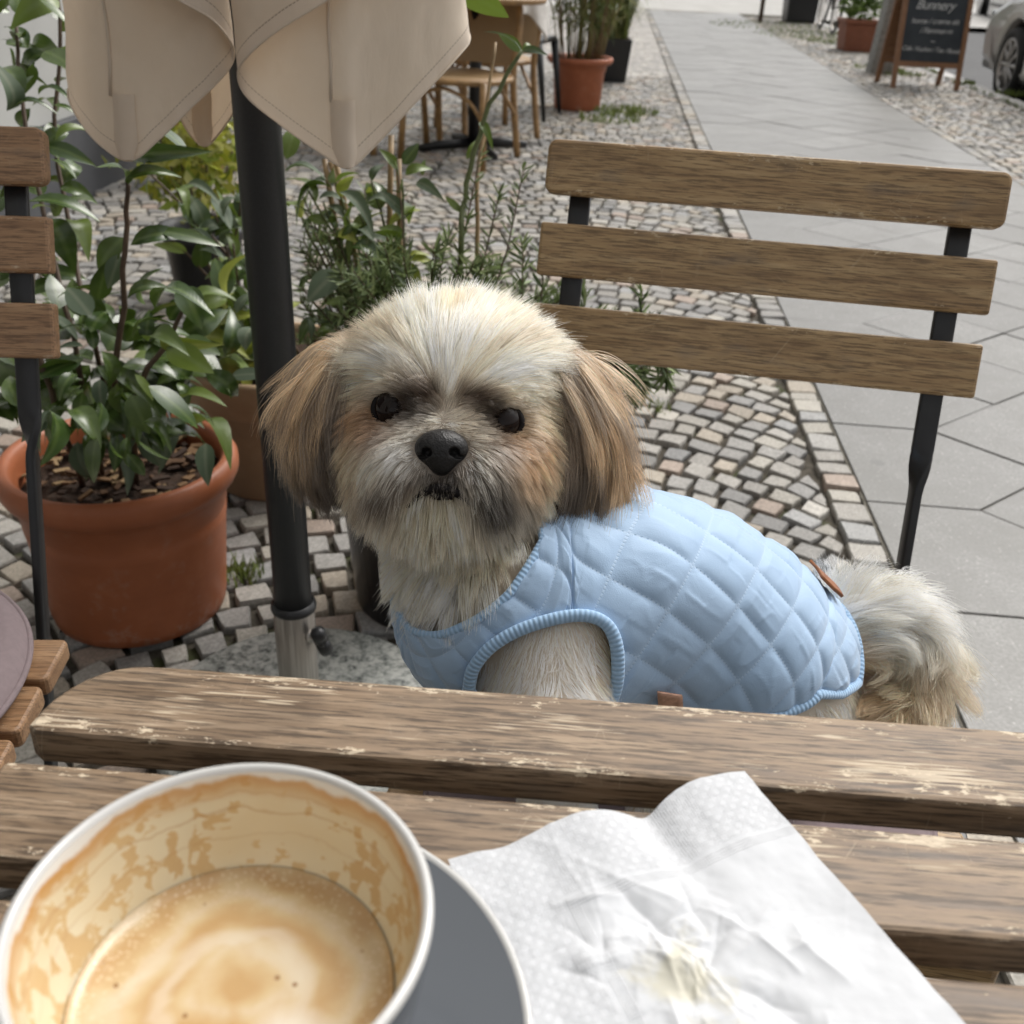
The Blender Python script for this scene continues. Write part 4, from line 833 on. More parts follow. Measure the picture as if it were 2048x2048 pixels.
# --- black planter behind the dog: rosemary, bamboo canes, tall shoots
KP = (-.140, 1.475)
blk = pot('potted_rosemary', 'rosemary and tall shoots on bamboo canes in the black planter behind the dog', 'potted plant', KP,
          [(.115, .0), (.119, .004), (.148, .30), (.160, .302), (.160, .325), (.152, .327), (.146, .30), (.142, .26)], MT['plastic'], .27, .144, 56)
kr = np.array([KP[0], KP[1], .28])
nd = MB(); GR = np.array([(.14, .19, .07), (.18, .24, .09), (.11, .15, .06), (.24, .29, .13), (.08, .115, .045)])
def sprig(pts, n, L=.024, r=.0018, dens=None, mat='stem'):
    P = catmull(pts, 40); sg, P2 = stem(blk, pts, r, r * .5, MT[mat], 12)
    for i in range(n):
        t = random.random() ** .8; k = min(int((.12 + .88 * t) * 39), 38); p = P[k]; T = nrm(P[k + 1] - P[k]); d = nrm(RNG.normal(0, 1, 3)); d = nrm(d - T * (d @ T)); d = nrm(d + T * random.uniform(.4, 1.3)); l = L * random.uniform(.6, 1.15)
        sd = nrm(np.cross(d, RNG.normal(0, 1, 3))) * l * .055; c = GR[random.randrange(5)] * random.uniform(.75, 1.3)
        nd.add([p - sd, p + sd, p + d * l * .6 + sd * 1.2, p + d * l, p + d * l * .6 - sd * 1.2], [[0, 1, 2, 4], [4, 2, 3]], c)
def kb_(): return kr + np.array([random.uniform(-.1, .1), random.uniform(-.1, .1), 0])
for (x0, y0, x1, y1, d0, n) in ((868, 480, 908, 285, 1.44, 130), (945, 510, 990, 312, 1.42, 70), (905, 520, 945, 350, 1.40, 110), (830, 520, 850, 440, 1.38, 120), (765, 500, 750, 300, 1.45, 90), (700, 480, 688, 355, 1.47, 70), (1012, 600, 1020, 470, 1.36, 130), (1085, 640, 1100, 520, 1.36, 120), (975, 600, 985, 455, 1.38, 150), (1180, 680, 1212, 545, 1.38, 110), (1215, 700, 1240, 600, 1.40, 80)):
    sprig([kb_(), (kr + dep(x0, y0 + 60, d0)) / 2 + [0, 0, .03], dep(x0, y0, d0), dep(x1, y1, d0 + random.uniform(-.03, .03))], n, .022 if x0 < 950 else .026)
for _ in range(66):                                              # the low bushy mass
    x = random.uniform(640, 1080); y_ = random.uniform(455, 610) if x < 960 else random.uniform(520, 660); d0 = random.uniform(1.28, 1.52)
    e = dep(x, y_, d0); sprig([kb_(), (kr + e) / 2 + [0, 0, .05], e], 85, .026)
for _ in range(34):                                              # trailing to the right, below the chair back
    x = random.uniform(1080, 1275); y_ = random.uniform(640, 770); d0 = random.uniform(1.30, 1.42); e = dep(x, y_, d0); sprig([kb_(), (kr + e) / 2 + [0, 0, .10], e + [-.02, 0, .03], e], 80, .026)
for _ in range(30):
    x = random.uniform(560, 660); y_ = random.uniform(360, 640); d0 = random.uniform(1.42, 1.55); e = dep(x, y_, d0); sprig([kb_(), (kr + e) / 2 + [-.02, 0, .03], e], 70, .02)
nd.mk('needles', MT['herb'], blk, kind='stuff')
for (x0, y0, x1, y1) in ((664, 600, 612, 300), (650, 600, 632, 296), (672, 640, 624, 305), (756, 560, 738, 255), (770, 560, 752, 300)):
    a, b = dep(x0, y0, 1.50), dep(x1, y1, 1.48); a0 = kr + np.array([random.uniform(-.08, -.03), random.uniform(-.06, .06), -.02]); V, F = tube(catmull([a0, a0 * .4 + a * .6, b], 12) if 0 else np.linspace(a0, b, 8), .0042, 8); mk('bamboo_cane', V, F, MT['cane'], blk)
_, P = stem(blk, [kb_(), dep(868, 500, 1.45), dep(880, 360, 1.44), dep(915, 220, 1.42), dep(985, 95, 1.40)], .005, .0028, MT['stemg'], 20)
stem(blk, [kb_(), dep(900, 420, 1.46), dep(910, 260, 1.46), dep(935, 80, 1.45)], .004, .002, MT['cane'], 16)
for (x0, y0, x1, y1, k, wd, d0) in ((855, -20, 962, 28, 'leaf2', 1.0, 1.36), (985, 98, 918, 48, 'leafsage', .8, 1.38), (985, 98, 940, 60, 'leaf2', .8, 1.42), (985, 96, 1032, 98, 'leafsage', .7, 1.40), (985, 96, 1010, 82, 'leaf2', .8, 1.42), (640, 510, 578, 568, 'leafsage', 1.25, 1.40), (626, 352, 540, 392, 'leaf', .8, 1.45), (640, 362, 712, 426, 'leafsage', .7, 1.42), (662, 466, 738, 492, 'leaf', .8, 1.45), (537, 325, 612, 316, 'leafsage', 1.0, 1.45), (660, 508, 715, 548, 'leaf', .9, 1.42),
        (785, 345, 832, 366, 'leafsage', .9, 1.44), (540, 300, 560, 230, 'leaf2', 1, 1.48), (760, 310, 790, 270, 'leaf', 1, 1.46), (750, 320, 720, 280, 'leaf2', .9, 1.46), (765, 330, 810, 310, 'leaf2', .9, 1.46), (650, 470, 610, 450, 'leaf2', .8, 1.48), (690, 560, 740, 520, 'leaf', 1, 1.45), (720, 500, 780, 540, 'leaf', .8, 1.46), (880, 300, 905, 260, 'leaf2', .7, 1.44), (905, 230, 930, 270, 'leaf2', .7, 1.43), (870, 400, 840, 370, 'leaf2', .7, 1.44), (600, 600, 560, 640, 'leaf', 1, 1.5), (640, 590, 600, 640, 'leaf2', 1, 1.5), (985, 320, 992, 306, 'leaf2', 1, 1.42)):
    leaf(blk, dep(x0, y0, d0), dep(x1, y1, d0 + random.uniform(-.02, .02)), k, None, wd)
for _ in range(40):
    x, y_ = random.uniform(560, 800), random.uniform(330, 640); d0 = random.uniform(1.45, 1.58); a = random.random() * 6.3; L = random.uniform(25, 55); leaf(blk, dep(x, y_, d0), dep(x + cos(a) * L, y_ + sin(a) * L, d0), random.choice(['leaf', 'leaf2', 'leafsage']), None, .9)

for k in range(9):                                               # taller loose broad-leaved shoots beside the pole
    x1, y1 = 560 + 24 * k + random.uniform(-8, 8), random.uniform(320, 440); e = dep(x1, y1, random.uniform(1.44, 1.54)); _, P = stem(blk, [kb_(), (kr + e) / 2 + RNG.normal(0, .015, 3), e], .0028, .0016, MT['stemg'], 14)
    for i in range(9):
        q = P[random.randint(4, 13)]; d = nrm(RNG.normal(0, 1, 3) * [1, .6, .6] + [0, 0, .35]); leaf(blk, q, q + d * random.uniform(.03, .062), random.choice(['leaf2', 'leaf2', 'leafsage', 'leafy']), None, random.uniform(.7, 1.1))
# ================================================================== things further down the pavement
def zfor(x, y, py):
    lo, hi = 0., 2.5
    for _ in range(40):
        m = (lo + hi) / 2
        if proj(np.array([x, y, m]))[1] > py: lo = m
        else: hi = m
    return lo
# --- orange planter with bamboo grass
c = (.305, 7.45); zr = zfor(.305, 7.25, 112)
r = pot('bamboo_planter', 'terracotta coloured round planter with tall bamboo grass on the cobbles', 'potted plant', c,
        [(.150, 0), (.156, .01), (.172, zr * .72), (.178, zr * .74), (.185, zr * .86), (.205, zr * .87), (.222, zr * .93), (.222, zr * .985), (.214, zr), (.200, zr * .99), (.19, zr * .9)], MT['terra_far'], zr * .9, .19, 48)
st, lf = MB(), MB()
for _ in range(75):
    a = random.random() * 6.3; q = .15 * sqrt(random.random()); b = np.array([c[0] + q * cos(a), c[1] + q * sin(a), zr * .88]); h = random.uniform(.7, 1.3); e = b + np.array([cos(a) * q * 1.0, sin(a) * q, h]) + RNG.normal(0, .06, 3)
    P = np.linspace(b, e, 7) + RNG.normal(0, .005, (7, 3)); V, F = tube(P, .0042, 5); st.add(V, F, np.array(random.choice([(.22, .19, .07), (.3, .24, .12), (.14, .15, .05), (.2, .13, .07)])))
    for _ in range(16):
        p = P[random.randint(2, 6)]; d = nrm(RNG.normal(0, 1, 3) + [0, 0, -.25]); L = random.uniform(.07, .17); s_ = nrm(np.cross(d, RNG.normal(0, 1, 3))) * .006
        lf.add([p, p + d * L * .4 + s_, p + d * L + [0, 0, -.02], p + d * L * .4 - s_], [[0, 1, 2, 3]], np.array(random.choice([(.11, .15, .035), (.17, .21, .05), (.07, .10, .025), (.25, .25, .1)])) * random.uniform(.7, 1.2))
st.mk('stems', MT['herb'], r, kind='stuff'); lf.mk('foliage', MT['herb'], r, kind='stuff')
# --- black square planter
c = np.array([.62, 9.15]); zr = zfor(.62, 9.0, 74)
r = thing('black_planter', 'black square tapered planter with trailing grass behind the terracotta bamboo planter', 'potted plant', (c[0], c[1], 0))
Vv, Ff = prism(rrect(-.16, .16, -.16, .16, .015, 3), 0, zr, .006); Vv[:, :2] *= (.82 + .18 * Vv[:, 2:3] / zr); mk('pot', Vv, Ff, MT['plastic'], r, Matrix.Translation((c[0], c[1], 0)), smooth=False)
V, F = prism(rrect(-.15, .15, -.15, .15, .01, 2), zr - .02, zr + .003, .004); mk('soil', V, F, MT['soil'], r, Matrix.Translation((c[0], c[1], 0)))
lf = MB()
for _ in range(520):
    a = random.random() * 6.3; b = np.array([c[0] + random.uniform(-.12, .12), c[1] + random.uniform(-.12, .12), zr]); h = random.uniform(.25, .85); o_ = random.uniform(.05, .42); s_ = np.array([-sin(a), cos(a), 0]) * random.uniform(.003, .007)
    m = b + np.array([cos(a) * o_ * .45, sin(a) * o_ * .45, h * .8]); e = b + np.array([cos(a) * o_, sin(a) * o_, h * random.uniform(.2, .8)])
    lf.add([b - s_, b + s_, m + s_, m - s_, e], [[0, 1, 2, 3], [3, 2, 4]], np.array(random.choice([(.13, .17, .04), (.2, .24, .07), (.08, .12, .03), (.3, .3, .13)])) * random.uniform(.7, 1.2))
lf.mk('foliage', MT['herb'], r, kind='stuff')
# --- brown planter on the right strip
c = np.array([3.78, 13.3]); zr = zfor(3.78, 13.1, 38)
r = thing('brown_planter', 'brown terracotta square planter with bright green leafy plant left of the chalkboard', 'potted plant', (c[0], c[1], 0))
V, F = prism(rrect(-.21, .21, -.21, .21, .02, 3), 0, zr * .86, .01); V[:, :2] *= (.86 + .14 * V[:, 2:3] / zr); mk('pot', V, F, MT['terra_brown'], r, Matrix.Translation((c[0], c[1], 0)), smooth=False)
V, F = prism(rrect(-.225, .225, -.225, .225, .02, 3), zr * .86 + .002, zr, .008); mk('rim', V, F, MT['terra_brown'], r, Matrix.Translation((c[0], c[1], 0)), smooth=False)
lf = MB()
for _ in range(900):
    d = nrm(RNG.normal(0, 1, 3)); p = np.array([c[0], c[1], zr + .22]) + d * np.array([.27, .27, .26]) * random.random() ** .4; a = nrm(RNG.normal(0, 1, 3)); b = nrm(np.cross(a, RNG.normal(0, 1, 3))); L = random.uniform(.04, .09)
    lf.add([p, p + a * L * .5 + b * L * .3, p + a * L, p + a * L * .5 - b * L * .3], [[0, 1, 2, 3]], np.array(random.choice([(.12, .2, .04), (.2, .3, .07), (.08, .13, .03)])) * random.uniform(.7, 1.25))
lf.mk('foliage', MT['herb'], r, kind='stuff')
# --- rattan cafe chairs, table, blanket
def m_rattan(name, a, b):
    s = NT(name); c = s.coord('Object'); w_ = s.n('ShaderNodeTexWave'); w_.inputs['Scale'].default_value = 30; w_.inputs['Distortion'].default_value = 1; s.l(c, w_.inputs['Vector'])
    s.set(base=s.ramp(w_.outputs['Fac'], [(.2, a), (.8, b)]), rough=.5); s.bump(w_.outputs['Fac'], .4, .003); return s.m
MT['rattan'] = plain('rattan_cane', (.30, .175, .07), .45, 0, .25, 25); MT['weave'] = m_rattan('woven_rattan', (.20, .12, .055), (.42, .28, .14))
def rattan_chair(pos, yaw, label):
    M = Matrix.Translation((*pos, 0)) @ Matrix.Rotation(yaw, 4, 'Z') @ Matrix.Diagonal((1.06, 1.06, .88, 1)); r = bpy.data.objects.new('rattan_chair', None); COL.objects.link(r); r.matrix_basis = M; WM[r.name] = M; tag(r, label, 'chair', 'rattan chairs further down the pavement')
    for sx in (-1, 1):
        V, F = tube([(sx * .21, -.20, 0), (sx * .20, -.19, .25), (sx * .195, -.18, .45)], .0165, 10); mk('leg', V, F, MT['rattan'], r, M)
        V, F = tube(catmull([(sx * .21, .24, 0), (sx * .20, .20, .25), (sx * .195, .18, .46), (sx * .20, .22, .66), (sx * .185, .25, .80), (sx * .12, .275, .885), (0, .285, .91)], 26), .0165, 10); mk('leg', V, F, MT['rattan'], r, M)
        V, F = tube(catmull([(sx * .205, -.19, .24), (sx * .12, -.19, .36), (0, -.195, .41)], 10), .010, 8); mk('brace', V, F, MT['rattan'], r, M)
        V, F = tube(catmull([(sx * .205, .20, .24), (sx * .20, .06, .36), (sx * .20, 0, .42)], 10), .010, 8); mk('brace', V, F, MT['rattan'], r, M)
    V, F = prism([(.235 * cos(a) * (1 - .06 * sin(a)), .225 * sin(a)) for a in np.arange(40) * 2 * pi / 40], .425, .465, .012); mk('seat', V, F, MT['weave'], r, M)
    a = np.arange(41) * 2 * pi / 40; V, F = tube(np.stack([.238 * np.cos(a), .228 * np.sin(a), np.full(41, .445)], 1), .016, 8, False); mk('seat_rim', V, F, MT['rattan'], r, M)
    n = 24; g = np.linspace(-1, 1, n); V = []
    for z in np.linspace(.50, .87, n):
        hw = .19 * sqrt(max(0.02, 1 - max(0, (z - .74) / .15) ** 2)); yb = np.interp(z, [.46, .66, .80, .91], [.19, .225, .255, .285])
        for t in g: V.append((t * hw, yb + .02 * (1 - t * t), z))
    F = [[i * n + j, i * n + j + 1, (i + 1) * n + j + 1, (i + 1) * n + j] for i in range(n - 1) for j in range(n - 1)]
    V2 = [(x, y + .008, z) for x, y, z in V]; F += [[k + n * n for k in f[::-1]] for f in F]; mk('back_panel', V + V2, F, MT['weave'], r, M)
    return r, M
rattan_chair((-.36, 5.42), radians(-20), 'woven rattan chair partly hidden behind the parasol cloth')
rattan_chair((-.86, 5.75), radians(150), 'woven rattan chair at the far left of the cafe table')
_, MB2 = rattan_chair((-.27, 6.30), radians(-155), 'woven rattan chair under the white blanket near the terracotta planter')
ct = thing('cafe_table', 'round cafe table on a black pillar with cross foot between the rattan chairs', 'table', (-.30, 5.72, 0)); TM_ = Matrix.Translation((-.30, 5.72, 0))
V, F = lathe([(.0, .715), (.34, .715), (.35, .722), (.35, .738), (.345, .742), (.0, .742)], (0, 0, 0), 48, False); mk('table_top', V, F, MT['rattan'], ct, TM_)
V, F = lathe([(.0, .03), (.032, .03), (.032, .715), (.0, .715)], (0, 0, 0), 20, False); mk('pillar', V, F, MT['black'], ct, TM_)
for a in (25, 115, 205, 295):
    d = np.array([cos(radians(a)), sin(radians(a)), 0]); V, F = tube([d * .02 + [0, 0, .035], d * .2 + [0, 0, .028], d * .31 + [0, 0, .012]], [.026, .024, .02], 8, True, .5); mk('foot', V, F, MT['black'], ct, TM_)
MT['fleece'] = plain('white_fleece', (.84, .80, .75), .95, 0, .08, 40, .4, spec=.1)
# blanket draped over the chair back: sheet over an arch profile
n = 50; V = []
for i, t in enumerate(np.linspace(-1, 1, n)):
    for j, s_ in enumerate(np.linspace(-1, 1, n)):
        x = s_ * .19 * (1 + .05 * sin(j * .5)); drop = abs(t) ** 1.1 * (.20 if t > 0 else .16) + .008 * sin(s_ * 9 + t * 2); yy = .285 + (.045 + .025 * abs(t) + .014 * sin(s_ * 11 + (3 if t > 0 else 0)) * abs(t)) * np.sign(t) * min(1, abs(t) * 5)
        topz = .935 - .16 * abs(s_) ** 3; V.append((x, yy, topz - drop + .006 * vnoise(np.array([x * 20, t * 4, 1.]))))
F = [[i * n + j, i * n + j + 1, (i + 1) * n + j + 1, (i + 1) * n + j] for i in range(n - 1) for j in range(n - 1)]
bl = mk('blanket', V, F, MT['fleece'], None, MB2); md = bl.modifiers.new('thick', 'SOLIDIFY'); md.thickness = .012; tag(bl, 'white fleece blanket hung over a rattan chair back', 'blanket')
# black folding metal chair
c = np.array([-.10, 7.05]); M = Matrix.Translation((*c, 0)) @ Matrix.Rotation(radians(75), 4, 'Z'); r = bpy.data.objects.new('metal_chair', None); COL.objects.link(r); r.matrix_basis = M; WM[r.name] = M; tag(r, 'black metal chair between the rattan chairs and the terracotta planter', 'chair')
for sx in (-1, 1):
    V, F = tube([(sx * .19, .26, 0), (sx * .19, .20, .45), (sx * .18, .26, .88)], [.012, .024, .022], 8); mk('leg', V, F, MT['black'], r, M)
    V, F = tube([(sx * .20, -.24, 0), (sx * .19, -.18, .44)], [.012, .026], 8); mk('leg', V, F, MT['black'], r, M)
V, F = prism(rrect(-.21, .21, -.2, .21, .03, 4), .435, .46, .006); mk('seat', V, F, MT['black'], r, M)
for z in (.56, .66, .76, .85): V, F = box((0, .20 + (z - .45) * .14, z), (.36, .016, .085)); mk('back_slat', V, F, MT['black'], r, M)
# --- chalkboard A-sign
MT['pine'] = wood('sign_wood', (.22, .10, .045), (.31, .155, .075), (.38, .2, .105), rough=.5)
def m_chalk():
    s = NT('chalkboard'); f = s.noise(s.coord('Object'), 5, 5, .6); s.set(base=s.ramp(f, [(.3, (.022, .027, .034)), (.75, (.045, .052, .06))]), rough=.7); return s.m
MT['chalkb'] = m_chalk(); MT['chalk'] = plain('chalk', (.55, .55, .54), .95, 0, .1)
sg = thing('chalkboard_sign', 'wooden A-frame chalkboard with chalk writing beside the kerb', 'sign', (3.39, 9.62, 0))
FM = Matrix.Translation((3.39, 9.615, 0)) @ Matrix.Rotation(radians(.5), 4, 'Z') @ Matrix.Rotation(radians(-11), 4, 'X')      # local x across, z up the leaf, -y faces us
def fb(nm, x, z, sx, sz, mat, y_=0., ty=.024, par=sg, M=FM): V, F = box((0, 0, 0), (sx, ty, sz)); return mk(nm, V, F, mat, par, M @ Matrix.Translation((x, y_, z)), smooth=False)
for sx in (-1, 1):
    V, F = box((0, 0, 0), (1.18, .026, .042)); mk('stile', V, F, MT['pine'], sg, FM @ Matrix.Translation((sx * .275, 0, .59)) @ Matrix.Rotation(radians(90), 4, 'Y'), smooth=False)
for z in (.195, 1.12): V, F = box((0, 0, 0), (.505, .024, .042)); mk('rail', V, F, MT['pine'], sg, FM @ Matrix.Translation((0, 0, z)), smooth=False)
bd = fb('board', 0, .658, .507, .880, MT['chalkb'], .004, .012)
def txt(body, x, z, size, sc=1.0, par=bd):
    cu = bpy.data.curves.new('lettering', 'FONT'); cu.body = body; cu.size = size; cu.align_x = 'CENTER'; cu.shear = .35; cu.extrude = .0006; cu.space_character = .92; cu.materials.append(MT['chalk'])
    tmp = bpy.data.objects.new('lettering', cu); COL.objects.link(tmp); me = bpy.data.meshes.new_from_object(tmp); bpy.data.objects.remove(tmp)
    return link('lettering', me, par, FM @ Matrix.Translation((x, -.0035, z)) @ Matrix.Rotation(radians(90), 4, 'X') @ Matrix.Rotation(radians(random.uniform(-1.5, 1.5)), 4, 'Z') @ Matrix.Diagonal((sc, 1, 1, 1)))
def zl(py):                                                       # height along the leaf that shows at a given photo row
    return min(np.linspace(.2, 1.15, 400), key=lambda q: abs(proj(np.array(FM @ Vector((0, 0, q))))[1] - py))
txt('Bunnery', -.02, zl(18), .105, 1.0); txt('home / creme eis', 0, zl(45), .060, 1.05); txt('/ Flammen m', .02, zl(63), .060, .95); txt('~', 0, zl(83), .07); txt('Cafe / Kuchen / Tee / Bowls', .0, zl(98), .052, .92)
txt('Heute', 0, zl(-12), .10); txt('Suppe & Brot', 0, zl(-32), .06)
RM = Matrix.Translation((3.37, 10.03, 0)) @ Matrix.Rotation(radians(11), 4, 'X')
for sx in (-1, 1): V, F = box((0, 0, 0), (1.18, .026, .042)); mk('stile', V, F, MT['pine'], sg, RM @ Matrix.Translation((sx * .275, 0, .59)) @ Matrix.Rotation(radians(90), 4, 'Y'), smooth=False)
for z in (.195, 1.11): V, F = box((0, 0, 0), (.505, .024, .042)); mk('rail', V, F, MT['pine'], sg, RM @ Matrix.Translation((0, 0, z)), smooth=False)
V, F = box((0, 0, 0), (.507, .012, .880)); mk('board', V, F, MT['pine'], sg, RM @ Matrix.Translation((0, 0, .658)), smooth=False)
# --- grey stone post, road sign post, litter bin
MT['greystone'] = m_granite('grey_post_stone', (.13, .13, .125), (.2, .2, .19), (.27, .27, .255), 30)
V, F = prism(rrect(-.12, .12, -.10, .10, .02, 3), -.05, 1.05, .02); o = mk('stone_post', V, F, MT['greystone'], None, Matrix.Translation((3.36, 10.85, 0)) @ Matrix.Rotation(radians(4), 4, 'Y'), smooth=False); tag(o, 'leaning grey stone post just behind the chalkboard', 'post')
V, F = tube([(0, 0, -.1), (0, 0, 2.6)], .035, 12); o = mk('street_post', V, F, MT['stem'], None, Matrix.Translation((3.50, 17.8, 0))); tag(o, 'thin dark post standing at the far end of the path', 'post')
r = thing('litter_bin', 'black box shaped bin beside the far end of the path', 'bin', (4.2, 18.3, 0)); V, F = prism(rrect(-.27, .27, -.25, .25, .04, 3), 0, .85, .03); V[:, :2] *= (.85 + .15 * V[:, 2:3]); mk('body', V, F, MT['plastic'], r, Matrix.Translation((4.2, 18.3, 0)), smooth=False)
V, F = prism(rrect(-.30, .30, -.28, .28, .05, 3), .853, .93, .03); mk('lid', V, F, MT['plastic'], r, Matrix.Translation((4.2, 18.3, 0)), smooth=False)
# --- bicycle
bm_ = Matrix.Translation((4.16, 15.95, 0)) @ Matrix.Rotation(radians(-4), 4, 'Z') @ Matrix.Rotation(radians(5), 4, 'Y'); r = bpy.data.objects.new('bicycle', None); COL.objects.link(r); r.matrix_basis = bm_; WM[r.name] = bm_; tag(r, 'dark bicycle parked between the bin and the brown planter', 'bicycle')
a = np.arange(41) * 2 * pi / 40
for y0 in (0, 1.05):
    V, F = tube(np.stack([a * 0, y0 + .325 * np.cos(a), .345 + .325 * np.sin(a)], 1), .020, 8, False); wh = mk('wheel', V, F, MT['plastic'], r, bm_)
    V, F = tube(np.stack([a * 0, y0 + .300 * np.cos(a), .345 + .300 * np.sin(a)], 1), .010, 6, False); mk('rim', V, F, MT['steel'], wh, bm_)
    s_ = MB()
    for q in a[::2]: V, F = tube([(0, y0, .345), (0, y0 + .3 * cos(q), .345 + .3 * sin(q))], .0022, 4); s_.add(V, F)
    s_.mk('spokes', MT['steel'], wh, bm_)
fr = MB()
for p, q, w_ in (((0, .0, .345), (0, .42, .30), .011), ((0, 0, .345), (0, .30, .80), .010), ((0, .42, .30), (0, .28, .86), .016), ((0, .42, .30), (0, .88, .78), .018), ((0, .29, .80), (0, .86, .84), .016), ((0, .85, .90), (0, 1.05, .345), .014)): V, F = tube([p, q], w_, 8); fr.add(V, F)
fr.mk('frame', MT['black'], r, bm_)
V, F = tube(catmull([(-.28, .75, .98), (-.24, .84, 1.0), (0, .86, .96), (.24, .84, 1.0), (.28, .75, .98)], 16), .012, 8); mk('handlebar', V, F, MT['steel'], r, bm_)
V, F = tube([(0, .12, .93), (0, .24, .935), (0, .40, .925)], [.07, .055, .02], 10, True, .4); mk('saddle', V, F, MT['plastic'], r, bm_)
# --- silver car parked at the kerb
def m_paint():
    s = NT('silver_car_paint'); f = s.noise(s.coord('Object'), 900, 2); s.set(base=s.ramp(f, [(.3, (.36, .36, .355)), (.7, (.46, .46, .45))]), metal=.45, rough=.34, coat=.8, coatr=.05); return s.m
MT['paint'] = m_paint(); MT['tyre'] = plain('tyre_rubber', (.018, .018, .018), .85, 0, .2, 40); MT['alloy'] = plain('alloy_wheel', (.42, .41, .40), .4, .8)
CAR = Matrix.Translation((4.26, 10.15, -.13)) @ Matrix.Rotation(-fa, 4, 'Z')   # local: y forward (away), x into the road, wheel axle line at y = 0
car = bpy.data.objects.new('parked_car', None); COL.objects.link(car); car.matrix_basis = CAR; WM[car.name] = CAR; tag(car, 'silver car parked in the road behind the chalkboard', 'car')
def side_prism(outline, x0, x1, b, name, mat, par=car):
    V, F = prism(outline, x0, x1, b)                              # outline in (y, z); thickness along x
    V = np.stack([V[:, 2], V[:, 0], V[:, 1]], 1); return mk(name, V, F, mat, par, CAR, smooth=False)
def arch(yc, rr=.365): return [(yc + rr * cos(t), .31 + rr * sin(t)) for t in np.linspace(radians(-22), radians(202), 18)]
low = [(-3.42, .30), (-2.93, .22)] + arch(-2.55)[::-1] + [(-2.16, .20), (-.40, .20)] + arch(0.)[::-1] + [(.40, .24), (.78, .30), (.84, .48), (.83, .62), (.70, .74), (.30, .86), (-.40, .93), (-2.9, .96), (-3.40, .90), (-3.50, .60)]
side_prism(low, 0, 1.70, .07, 'body', MT['paint'])
cab = [(-3.25, .90), (-.30, .92), (-.95, 1.36), (-1.5, 1.45), (-2.6, 1.43), (-3.0, 1.28)]
side_prism(cab, .10, 1.60, .09, 'cabin', MT['paint']); side_prism([(-2.85, .97), (-.62, .97), (-1.05, 1.31), (-1.55, 1.38), (-2.45, 1.36), (-2.75, 1.25)], .085, 1.615, .004, 'side_window', MT['glass'])
V, F = box((.85, .835, .40), (1.5, .03, .14)); mk('grille', V, F, MT['plastic'], car, CAR)
V, F = box((.85, .60, .27), (1.62, .42, .10), None, .03); mk('bumper', V, F, MT['plastic'], car, CAR)
for x in (.06, 1.64):
    V, F = box((x, .66, .66), (.10, .26, .13), None, .03); mk('headlight', V, F, MT['glass'], car, CAR)
V, F = box((-.0035, -1.35, .45), (.012, 1.7, .06), None, .004); mk('door_strip', V, F, MT['plastic'], car, CAR)
for yy in (-.62, -1.62, -2.25): V, F = box((-.001, yy, .58), (.004, .008, .62), None, .001); mk('door_seam', V, F, MT['plastic'], car, CAR)
for yy in (-1.5, -2.12): V, F = box((-.014, yy, .80), (.025, .16, .03), None, .008); mk('handle', V, F, MT['paint'], car, CAR)
V, F = tube([(-.02, -.70, .98), (-.14, -.70, 1.0), (-.18, -.70, 1.0)], [.03, .085, .06], 12, True, .8); mk('wing_mirror', V, F, MT['paint'], car, CAR)
for yy in (0., -2.55):
    for x, sg_ in ((.09, -1), (1.61, 1)):
        a_ = np.arange(48) * 2 * pi / 48
        def disc(prof): 
            V, F = lathe(prof, (0, 0, 0), 48, False); V = np.stack([V[:, 2] * sg_ + x, V[:, 0] + yy, V[:, 1] + .31], 1); return V, F
        V, F = disc([(.20, -.09), (.30, -.09), (.312, -.05), (.312, .05), (.30, .085), (.27, .095), (.225, .085), (.215, .06)]); wh = mk('wheel', V, F, MT['tyre'], car, CAR)
        V, F = disc([(.215, .06), (.222, .082), (.210, .080), (.195, .045), (.0, .03)]); mk('rim', V, F, MT['plastic'], wh, CAR)
        sp = MB()
        for q in range(10):
            t = q * 2 * pi / 10; P = np.array([[x + sg_ * .052, yy + rr * cos(t), .31 + rr * sin(t)] for rr in (.03, .12, .208)]) + np.array([[sg_ * .02, 0, 0], [sg_ * .014, 0, 0], [sg_ * .012, 0, 0]]); V, F = tube(P, [.024, .018, .024], 6, True, .6); sp.add(V, F)
        V, F = disc([(.0, .085), (.05, .08), (.055, .05)]); sp.add(V, F); V, F = disc([(.205, .05), (.224, .083), (.222, .088), (.203, .082), (.20, .05)]); sp.add(V, F); sp.mk('spokes', MT['alloy'], wh, CAR)
        V, F = lathe([(.0, .14), (.355, .14), (.355, -.02), (.34, -.02)], (0, 0, 0), 32, False); V = np.stack([-V[:, 2] * sg_ + x, V[:, 0] + yy, V[:, 1] + .31], 1); mk('wheel_well', V, F, MT['tyre'], car, CAR)

MT['white_paint'] = plain('white_car_paint', (.62, .62, .61), .3, 0, .03, 5, 0, .6)
car2 = copy_tree(car); car2.matrix_basis = CAR @ Matrix.Translation((.12, 4.9, 0)); car2['label'] = 'white car parked in the road ahead of the silver one'; car['group'] = car2['group'] = 'cars parked along the kerb'
for ch in car2.children:
    if ch.name.split('.')[0] in ('body', 'cabin', 'handle', 'wing_mirror'): ch.data = ch.data.copy(); ch.data.materials.clear(); ch.data.materials.append(MT['white_paint'])
